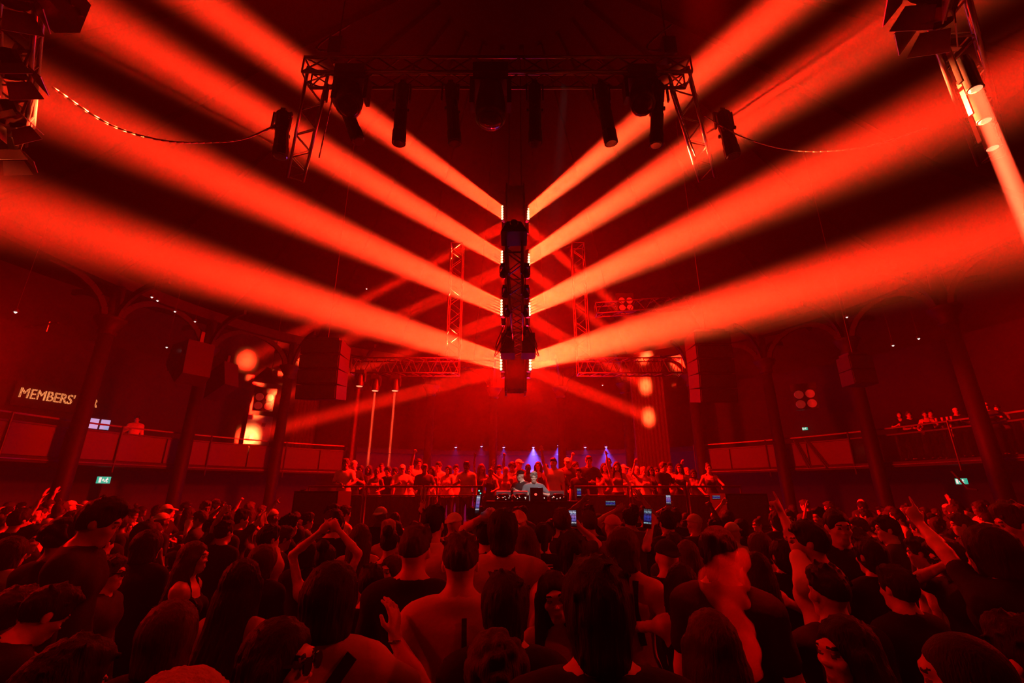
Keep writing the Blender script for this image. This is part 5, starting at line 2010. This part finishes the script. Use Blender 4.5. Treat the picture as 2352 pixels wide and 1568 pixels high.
fg('smiling dark-haired woman turned towards the camera between two dark heads', 1262, 1310, 88, PI - .25, 'wavy', 'black', top='tank', tcol='charcoal', fem=1, hpitch=.1, hyaw=.2, hroll=.2)
fg('dark round head and black shirt overlapping the pale tee', 1160, 1314, 101, 0, 'medium', 'black', top='tee', tcol='black')
fg('curly-topped head at the bottom edge below the pale tee', 1140, 1452, 140, .1, 'curly', 'brown', top='tank', tcol='cream', zc=1.45, hmin=1.5)
fg('long-haired woman facing the camera beside the lifted hand', 903, 1272, 68, PI - .5, 'wavy', 'brown', top='tank', tcol='black', fem=1, hroll=-.1)
fg('short dark head and black shirt between the bob and the long-haired woman', 855, 1298, 60, .3, 'short', 'black', top='tee', tcol='black')
o, f, b, Rz, s, zc = fg('woman in profile with sunglasses and long dark hair below the bob-haired person', 655, 1412, 140, -PI / 2 - .1, 'long', 'black', top='tank', tcol='charcoal', fem=1, hpitch=-.05, zc=1.35)
glasses(o, f, 'sunglasses')
o, f, b, Rz, s, zc = fg('dark-haired person with sunglasses pushed up on the head', 405, 1375, 155, .3, 'bob', 'brown', top='tee', tcol='black')
glasses(o, f, 'sunglasses', up=True)
fg('head bowed in shadow in front of the man with the chain', 160, 1350, 130, -.6, 'short', 'black', top='tee', tcol='black', lean=.2, hpitch=.35)
o, f, b, Rz, s, zc = fg('tall man in a dark jacket in profile with a thin chain', 262, 1148, 112, -1.15, 'quiff', 'black', skin='tan', top='jacket', tcol='black', hpitch=.3, hmax=1.95, zc=3.0)
fg('dark curly head in front of the dim doorway', 155, 1192, 112, -.1, 'curly', 'black', top='jacket', tcol='black', hmax=1.95, zc=3.3)
o, f, b, Rz, s, zc = fg('bespectacled face looking sideways just under the tall jacketed man', 262, 1278, 66, -1.3, 'short', 'brown', top='tee', tcol='charcoal')
glasses(o, f)
fg('person with a pale draped top and dark hair at the left edge', 40, 1230, 100, -.3, 'bob', 'black', top='sweater', tcol='cream')
fg('dark-haired person half out of frame beneath the pale draped top', 45, 1352, 120, -.2, 'short', 'brown', top='tee', tcol='grey')
fg('woman with long straight dark hair falling over a black top', 567, 1279, 104, -.15, 'long', 'black', top='tank', tcol='black', fem=1)
fg('brown-haired head with a swept crown behind the straight-haired woman', 612, 1249, 78, -.3, 'bob', 'brown', top='tee', tcol='black')
fg('long-haired woman in profile lit on the nose, left of the straight-haired woman', 455, 1240, 84, -1.35, 'long', 'brown', top='tank', tcol='black', fem=1)
fg('woman with both bare arms raised and hands crossed above her head', 752, 1246, 56, 0, 'bun', 'black', top='tank', tcol='cream', fem=1,
   arms={'L': (733, 1222, .05, 'relax', (-.9, .0, 1.4)), 'R': (778, 1218, .05, 'point', (.9, .0, 1.4))})
fg('short-haired man with a bright crown and a black tee near the white cap', 957, 1209, 57, -.1, 'fade', 'brown', top='tee', tcol='black', bulk=1.05, zc=2.75)
fg('dark-haired woman with a bare shoulder left of the bright-crowned man', 897, 1213, 56, 0, 'bun', 'black', top='tank', tcol='charcoal', fem=1)
fg('wavy-haired woman in black beside the bare-shouldered woman', 830, 1200, 56, .2, 'long', 'brown', top='tank', tcol='black', fem=1)
fg('man with thick dark hair in a pale shirt before the barred barrier', 997, 1164, 62, -.3, 'quiff', 'black', top='shirt', tcol='white', zc=3.6)
fg('person in a pale backward cap near the thick-haired man', 1045, 1177, 40, -.4, None, 'black', top='tee', tcol='cream', cap='back', capcol='white')
o, f, b, Rz, s, zc = fg('person in a mesh-panelled cap in front of the desk', 1190, 1172, 42, 0, None, 'black', top='tee', tcol='black', cap='back', capcol='cream')
for k in range(3):
    a = (k - 1) * .8
    pts = [Vector(f.hp(.091 * math.sin(a) * math.cos(e), -.012 - .109 * math.cos(a) * math.cos(e), .04 + .1 * math.sin(e))) for e in np.linspace(.1, 1.45, 7)]
    MB().path(pts, .004, n=5).build('seam', CLOTH['white'], o)
# both hands up holding a phone edge-on
o, f, b, Rz, s, zc = fg('dark-haired person lifting both forearms to film, left of the mesh cap', 1118, 1196, 46, 0, 'short', 'black', top='tee', tcol='black',
   arms={'L': (1104, 1190, -.1, 'hold', (-.7, .5, 1.0)), 'R': (1152, 1192, -.1, 'hold', (.8, .4, 1.1))})
phone(Vector((0, 0, CAMZ)) + ray(1096, 1158) * (zc - .12), 'phone held edge-on above the pale backward cap', yaw=1.2, scr=0)
o, f, b, Rz, s, zc = fg('woman with loose brown hair and pale straps left of the striped black top', 1205, 1204, 56, .1, 'long', 'brown', top='tank', tcol='cream', fem=1)
o, f, b, Rz, s, zc = fg('person in a black top with white stripes across the shoulders', 1247, 1196, 50, 0, 'pony', 'black', top='tee', tcol='black', fem=1)
for k in range(3):
    ribbon(o, f, [(-.07, 1.43 - .018 * k), (.07, 1.43 - .018 * k)], .007, 'shoulder_stripe', CLOTH['white'], .02, n=6)
fg('dark round-headed man beside the bright phone', 1310, 1219, 78, 0, 'medium', 'black', top='tee', tcol='cream')
fg('short-haired man in a dark collared jacket behind the bright phone', 1352, 1174, 36, .1, 'short', 'brown', top='jacket', tcol='navy')
o, f, b, Rz, s, zc = fg('person filming with a bright phone held up at eye level', 1290, 1168, 40, 0, 'short', 'brown', top='tee', tcol='charcoal',
   arms={'R': (1331, 1210, .1, 'hold', (.8, .2, .9)), 'L': 'down'})
phone(Vector((0, 0, CAMZ)) + ray(1315, 1190) * (zc + .05), 'phone with a bright lilac stage preview in the middle of the crowd', scr=0, w=.08, h=.165)
o, f, b, Rz, s, zc = fg('brown-haired person with a bare neck and backpack straps', 1430, 1209, 82, -.5, 'bob', 'brown', top='tank', tcol='cream')
ribbon(o, f, [(.09, 1.47), (.08, 1.3), (.11, 1.12)], .035, 'backpack_strap', CLOTH['black'], .018)
ribbon(o, f, [(-.09, 1.47), (-.08, 1.3), (-.11, 1.12)], .035, 'backpack_strap', CLOTH['black'], .018)
fg('person in a brown cap left of the dark phone', 1405, 1182, 42, .2, None, 'black', top='tee', tcol='grey', cap='front', capcol='pink')
o, f, b, Rz, s, zc = fg('person with one arm stretched high holding a dark phone', 1530, 1172, 40, .15, 'short', 'black', top='tee', tcol='black',
   arms={'L': (1497, 1205, -.25, 'hold', (-.5, -.3, 1.2)), 'R': 'down'})
phone(Vector((0, 0, CAMZ)) + ray(1487, 1190) * (zc - .28), 'tall phone with a dark blue preview raised above the brown cap', scr=1, w=.085, h=.2, roll=.08)
fg('cap-wearing dark head right below the dark phone', 1527, 1238, 66, 0, None, 'black', top='tee', tcol='black', cap='back', capcol='black')
fg('long-haired woman with a lit parting right of the dark cap', 1575, 1237, 66, -.1, 'long', 'brown', top='tank', tcol='charcoal', fem=1)
fg('long dark-haired woman with a bent bare arm beside the smoke', 1560, 1289, 82, 0, 'long', 'black', top='tank', tcol='black', fem=1,
   arms={'L': (1500, 1372, .2, 'fist', (-.9, .2, .8))})
fg('person with a ponytail and thin headband left of the drifting smoke', 1645, 1206, 82, -.7, 'pony', 'black', top='tee', tcol='black')
fg('long-haired person in the smoke with a bare arm bent forward', 1732, 1264, 72, .15, 'long', 'black', top='tank', tcol='charcoal', fem=1,
   arms={'R': (1775, 1362, .15, 'relax', (.9, -.2, 1.0))})
fg('brown-haired head with a bright crown behind the smoke', 1738, 1221, 66, .3, 'bob', 'brown', top='tee', tcol='cream')
fg('person in a pale cap looking sideways above the bright-crowned head', 1680, 1199, 42, -.8, None, 'black', top='tee', tcol='cream', cap='front', capcol='white')
fg('person in a round pale cap near the dark phone', 1592, 1180, 40, .3, None, 'black', top='tee', tcol='charcoal', cap='front', capcol='cream')
fg('dark head and black collar right of the smoke', 1790, 1240, 72, .1, 'medium', 'black', top='jacket', tcol='black')
fg('man in a white top in profile pointing one finger upward', 1852, 1199, 74, .6, 'short', 'black', skin='tan', top='tee', tcol='white', hyaw=.35, zc=3.3,
   arms={'L': (1795, 1178, .25, 'point', (-.4, -.5, 1.3), {'dir': (-.25, .1, 1), 'palm': (-.5, .8, 0)})})
fg('man with a lit forehead facing the camera beside the man in white', 1918, 1169, 60, PI - .15, 'slick', 'black', skin='light', top='tee', tcol='black', hpitch=.1)
fg('dark-haired man with bare ears and a black tee in front of the man in white', 1890, 1300, 104, .1, 'fade', 'black', top='tee', tcol='black')
fg('woman in profile facing left with a lit nose and long dark hair', 1925, 1408, 112, PI / 2 + .15, 'long', 'black', top='tank', tcol='black', fem=1, zc=1.6)
fg('long brown-haired woman below the drifting smoke', 1622, 1392, 112, .1, 'long', 'brown', top='tank', tcol='cream', fem=1, zc=1.65, hmin=1.5)
fg('person with one bare arm stretched high and a raised forefinger', 2252, 1202, 92, .35, 'bob', 'black', top='tee', tcol='black',
   arms={'L': (2104, 1192, .35, 'point', (-.8, -.6, 1.2), {'dir': (-.3, .1, 1), 'palm': (.2, 1, 0)})}, hmax=1.95, zc=2.6)
fg('man in profile facing left with swept hair at the right edge', 2312, 1158, 112, 1.2, 'quiff', 'brown', skin='light', top='tee', tcol='black', hpitch=.1, hmax=1.95, zc=3.3)
o, f, b, Rz, s, zc = fg('bespectacled person resting a hand on the brow under the stretched arm', 2152, 1238, 96, 1.25, 'short', 'brown', top='tee', tcol='black', hpitch=.25,
   arms={'R': (2165, 1300, -.12, 'relax', (.9, .4, .9))})
glasses(o, f)
fg('cropped head turned left at the bottom right corner', 2185, 1444, 150, 1.0, 'buzz', 'black', skin='tan', top='tee', tcol='black', zc=1.3, hmin=1.5)
fg('dark-haired person in black at the bottom right corner behind the cropped head', 2330, 1420, 130, .3, 'short', 'black', top='jacket', tcol='black', zc=1.45, hmin=1.5)
fg('man with a bare neck looking left under the stretched arm', 2030, 1186, 62, .95, 'short', 'black', top='tee', tcol='black', hyaw=.2)
fg('dark head in a black tee between the two pointing arms', 1990, 1235, 84, .2, 'medium', 'black', top='tee', tcol='black')
fg('dark head in a black jacket below the man looking left', 2050, 1300, 105, .2, 'short', 'black', top='jacket', tcol='black')
fg('fair-haired crown very close at the bottom left edge', 430, 1532, 250, 0, 'bob', 'blond', top='tee', tcol='cream', zc=.85, hmin=1.5)
fg('dark-haired person with a lit cheek at the bottom left corner', 170, 1478, 150, -.6, 'short', 'black', top='tee', tcol='black', zc=1.2, hmin=1.5)
fg('short dark head in front of the woman with long straight hair, far left group', 350, 1215, 90, -.2, 'bob', 'black', top='tee', tcol='black')
fg('person holding up a hand with a cigarette beside the profile woman', 520, 1196, 48, -.3, 'short', 'black', top='tee', tcol='black',
   arms={'L': (508, 1182, .0, 'pinch', (-.6, .2, 1.0))})
fg('person in a pale tee reaching an arm forward left of the crossed hands', 622, 1206, 56, -.5, 'short', 'black', top='tee', tcol='cream',
   arms={'R': (606, 1190, .2, 'relax', (.8, .3, 1.0))})
fg('dark-haired man in profile with glasses below the subwoofer stack', 668, 1182, 46, -.9, 'short', 'black', top='tee', tcol='black')
o, f, b, Rz, s, zc = fg('person filming upright at the foot of the right platform', 1548, 1168, 30, .1, 'short', 'brown', top='tee', tcol='black', arms={'L': (1531, 1166, -.1, 'hold', (-.7, .1, 1.1))})
phone(Vector((0, 0, CAMZ)) + ray(1535, 1148) * (zc - .12), 'small phone showing a tiny bright figure near the right barrier', scr=0, w=.07, h=.15)
o, f, b, Rz, s, zc = fg('person holding a phone flat overhead near the right subwoofers', 1668, 1170, 32, 0, 'bob', 'black', top='tee', tcol='wine', arms={'L': (1658, 1158, -.1, 'hold', (-.7, .1, 1.1))})
phone(Vector((0, 0, CAMZ)) + ray(1645, 1142) * (zc - .12), 'phone with red and white specks below the right subwoofers', scr=1, w=.14, h=.07)
o, f, b, Rz, s, zc = fg('person filming the booth from just left of the right barrier', 1352, 1160, 26, 0, 'short', 'black', top='tee', tcol='grey', arms={'L': (1338, 1150, -.1, 'hold', (-.7, .1, 1.1))})
phone(Vector((0, 0, CAMZ)) + ray(1330, 1132) * (zc - .12), 'tiny phone with two pale glints beside the desk', scr=1, w=.07, h=.15)
o, f, b, Rz, s, zc = fg('person with both arms out filming below the curtain', 1445, 1168, 34, .1, 'short', 'black', top='tee', tcol='wine',
   arms={'L': (1415, 1172, -.05, 'hold', (-.7, .1, 1.1)), 'R': (1478, 1150, .1, 'open', (.8, .0, 1.2))})
phone(Vector((0, 0, CAMZ)) + ray(1402, 1156) * (zc - .05), 'phone glinting white at one edge below the curtain', scr=1, w=.13, h=.07)

# ------------------------------------------------------------------ the rest of the dance floor
FLOOR_LAB = {'m_short': 'short-haired person in a dark tee in the packed crowd', 'm_medium': 'person with mid-length brown hair in the packed crowd', 'm_fade_up': 'person with faded haircut, one arm up in the packed crowd',
 'm_quiff_drink': 'swept-haired person holding a drink in the packed crowd', 'm_fold': 'brown-haired person with folded arms in the packed crowd',
 'm_cap': 'person in a forward cap in the packed crowd', 'm_capback': 'person in a backward cap in the packed crowd', 'm_curly': 'curly-haired person with a fist up in the packed crowd',
 'm_bald': 'shaven-headed person in a jacket in the packed crowd', 'w_long': 'long dark-haired woman in the packed crowd', 'w_long_up': 'wavy-haired woman, one arm up in the packed crowd',
 'w_bob': 'bob-haired woman in the packed crowd', 'w_bun': 'woman with a bun in the packed crowd', 'w_pony': 'blond ponytailed woman waving in the packed crowd',
 'm_phone': 'short-haired person filming with a raised hand in the packed crowd', 'w_phone': 'long-haired woman filming with a raised hand in the packed crowd', 'm_point': 'person pointing a finger upward in the packed crowd'}
WGT = [('m_short', 22), ('m_medium', 14), ('m_fold', 12), ('m_cap', 4), ('m_capback', 4), ('m_curly', 1), ('m_bald', 4), ('w_long', 18), ('w_bob', 12), ('w_bun', 9), ('m_quiff_drink', 6), ('m_fade_up', 1), ('w_long_up', 1), ('w_pony', 1), ('m_phone', 1), ('w_phone', 1), ('m_point', 1)]
TCW = ['black'] * 7 + ['charcoal'] * 3 + ['navy', 'grey', 'cream', 'white', 'wine', 'green', 'denim']
pool = [k for k, w in WGT for _ in range(w)]
rnd = random.Random(4)
cand = []
for j in range(60):
    y = 2.6 + .43 * j
    for i in range(-44, 45):
        x = (i + .5 * (j % 2)) * .62 + rnd.uniform(-.14, .14)
        yy = y + rnd.uniform(-.14, .14)
        if (x * x + (yy - RC.y) ** 2) > 13.3 ** 2 or yy > 14.5:
            continue
        if yy > 9.0 and -5.2 < x < 6.0 or yy > 9.0 and abs(x) < 6.6 and yy > 10.9:
            continue
        px, py, zc = proj((x, yy, 1.7))
        if px < -60 or px > 2412 or zc < 2.4:
            continue
        cand.append((zc, x, yy, px))
cand.sort()
n_fill = 0
for zc, x, yy, px in cand:
    if any((x - a) ** 2 + (yy - b_) ** 2 < (.5 if r < .35 else r) ** 2 for a, b_, r in PEOPLE):
        continue
    if zc < 3.6 and rnd.random() < .25:
        continue
    if n_fill >= 225:
        break
    key = rnd.choice(pool)
    if zc < 4.5 and key in ('m_fade_up', 'w_long_up', 'm_point', 'm_curly', 'w_pony'):
        key = 'm_short'
    if 1060 < px < 1320 and key in ('m_fade_up', 'w_long_up', 'm_point', 'm_curly', 'w_pony', 'm_phone', 'w_phone'):
        key = 'w_long'
    H = rnd.uniform(1.6, 1.84) if key[0] == 'm' else rnd.uniform(1.55, 1.72)
    tc_ = rnd.choice(TCW)
    mts = {n: CLOTH[tc_] for n in ('shirt', 'tank_top', 'jacket')}
    mts['skin'] = SKIN[rnd.choice(('light', 'light', 'tan', 'dark'))]
    yaw = rnd.gauss(0, .45) + math.atan2(x, 12 - yy if yy < 9.5 else 3.5) * 1.0
    if rnd.random() < .08:
        yaw += PI * rnd.uniform(.5, 1)
    dark = tc_ in ('black', 'charcoal', 'navy', 'wine', 'green', 'denim')
    lab = FLOOR_LAB[key].replace('in a dark tee ', '')
    zone = next(z for lim, z in ((330, 'below the members sign'), (650, 'under the pale balcony'), (1000, 'before the barriers'), (1320, 'before the dj desk'), (1700, 'before the spotted curtain'), (2050, 'by the balcony straps'), (9999, 'below the balcony guests')) if px < lim)
    lab = lab.replace(' in the packed crowd', (', dressed dark, ' if dark else ', in a pale top, ') + ('close up, ' if zc < 4.5 else '') + zone)
    o = copy_person(K[key]['o'], (x, yy, 0), yaw, H / 1.765, lab, 'dancers packed on the floor', mts)
    del o['proto']
    PEOPLE.append((x, yy, .3))
    n_fill += 1
    if key in ('m_phone', 'w_phone') and zc < 9:
        f = K[key]['f']
        S_, E_, W_, d_, n_, w_ = f.arm[1]
        Rz = Matrix.Rotation(yaw, 3, 'Z')
        pp = Vector((x, yy, 0)) + Rz @ Vector(W_ + d_ * .1 + n_ * .03) * (H / 1.765)
        phone(pp + Vector((0, 0, .03)), 'phone held up by an onlooker in the packed crowd', yaw=yaw, scr=rnd.choice((0, 1, 1)))['group'] = 'phones in the crowd'
# the unplaced prototypes go
for k in K.values():
    for ch in list(k['o'].children):
        bpy.data.objects.remove(ch)
    bpy.data.objects.remove(k['o'])

# ------------------------------------------------------------------ drifting smoke
c0 = Vector((0, 0, CAMZ))
def sp(px, py, zc):
    return np.array(c0 + ray(px, py) * zc)
pr = []
for px, py, r, zc in ((1700, 1283, .05, 2.25), (1665, 1303, .07, 2.22), (1632, 1318, .05, 2.2), (1614, 1342, .026, 2.2), (1640, 1352, .03, 2.18), (1672, 1340, .072, 2.18), (1695, 1335, .05, 2.2), (1672, 1385, .06, 2.12),
                      (1706, 1380, .03, 2.12), (1684, 1428, .062, 2.06), (1660, 1440, .03, 2.06), (1700, 1475, .066, 2.0), (1712, 1512, .058, 1.95), (1722, 1542, .04, 1.92)):
    pr.append(('e', sp(px, py, zc), (r, r * 1.3, r), np.eye(3)))
lo = np.min([p[1] for p in pr], 0) - .16
hi = np.max([p[1] for p in pr], 0) + .16
F = Field(*[np.arange(lo[a], hi[a], .012, dtype=np.float32) for a in range(3)])
for p in pr:
    F.add(p, .05)
X, Y, Z = F.ax[0][:, None, None], F.ax[1][None, :, None], F.ax[2][None, None, :]
F.D = F.D + (.012 * np.sin(X * 48 + Z * 17 + 1.1) * np.sin(Z * 36 + Y * 26) + .004 * np.sin(X * 110 + Y * 60) * np.sin(Z * 80 + X * 20)).astype(np.float32)
me = F.mesh('smoke')[0]
sm = bpy.data.materials.new('smoke_volume')
sm.use_nodes = True
nt = sm.node_tree
nt.nodes.clear()
so = nt.nodes.new('ShaderNodeOutputMaterial')
sv = nt.nodes.new('ShaderNodeVolumeScatter')
sv.inputs['Color'].default_value = (.95, .95, .95, 1)
sv.inputs['Density'].default_value = 8.0
sv.inputs['Anisotropy'].default_value = .0
nt.links.new(sv.outputs[0], so.inputs['Volume'])
me.materials.append(sm)
o = bpy.data.objects.new('smoke', me)
C.objects.link(o)
tag(o, 'puff of exhaled smoke drifting up between the heads', 'smoke', kind='stuff')

# ------------------------------------------------------------------ added red lamps on the crowd, then guest washes of the rig
for sx, e in ((-1, 200), (1, 140)):
    light('added_tower_wash', 'SPOT', (.1 + sx * .45, 12.0, 5.0), (sx * .45, -1, -.3), e, RED, TWR, size=.15, angle=120)  # added at the mast foot without fixtures, lighting the crowd
for x, e, lab in ((-5.6, 300, 'wash light added out of frame beside the left barn-door truss'), (5.6, 180, 'wash light added out of frame beside the tube-light truss')):
    bl = barn_light((x, .9, 6.5), (-x, .6, -4.2), lab, .8)  # unseen fixture, added to carry a lamp on the crowd's backs
    light('added_crowd_wash', 'SPOT', Vector((x, .9, 6.2)) + Vector((-x, .6, -4.2)).normalized() * .45, (-x, .6, -4.2), e, RED, None, size=.15, angle=78)
for x, e, lab in ((-7.0, 620, 'side light on a pole added out of frame on the members sign side'), (7.0, 420, 'side light on a pole added out of frame on the balcony guests side')):
    d_ = Vector((0, 3.4, 2.0)) - Vector((x, 4.5, 3.6))
    bl = barn_light((x, 4.5, 3.9), d_, lab, .8)
    MB().tube((-.3 if x < 0 else .3, 0, -4.8), (-.3 if x < 0 else .3, 0, .1), .03).build('pole', M_STEEL, bl)  # pole added to hold the unseen lamp that rims the heads
    light('added_side_wash', 'SPOT', Vector((x, 4.5, 3.6)) + d_.normalized() * .45, d_, e, RED, None, size=.12, angle=60)
light('guest_wash', 'SPOT', (-2.6, 5.5, 7.8), Vector((-2.2, 12.3, 2.2)) - Vector((-2.6, 5.5, 7.8)), 2600, RED, FT, size=.12, angle=42)
light('guest_wash', 'SPOT', (2.3, 5.5, 7.8), Vector((2.6, 12.3, 2.2)) - Vector((2.3, 5.5, 7.8)), 1800, RED, FT, size=.12, angle=42)
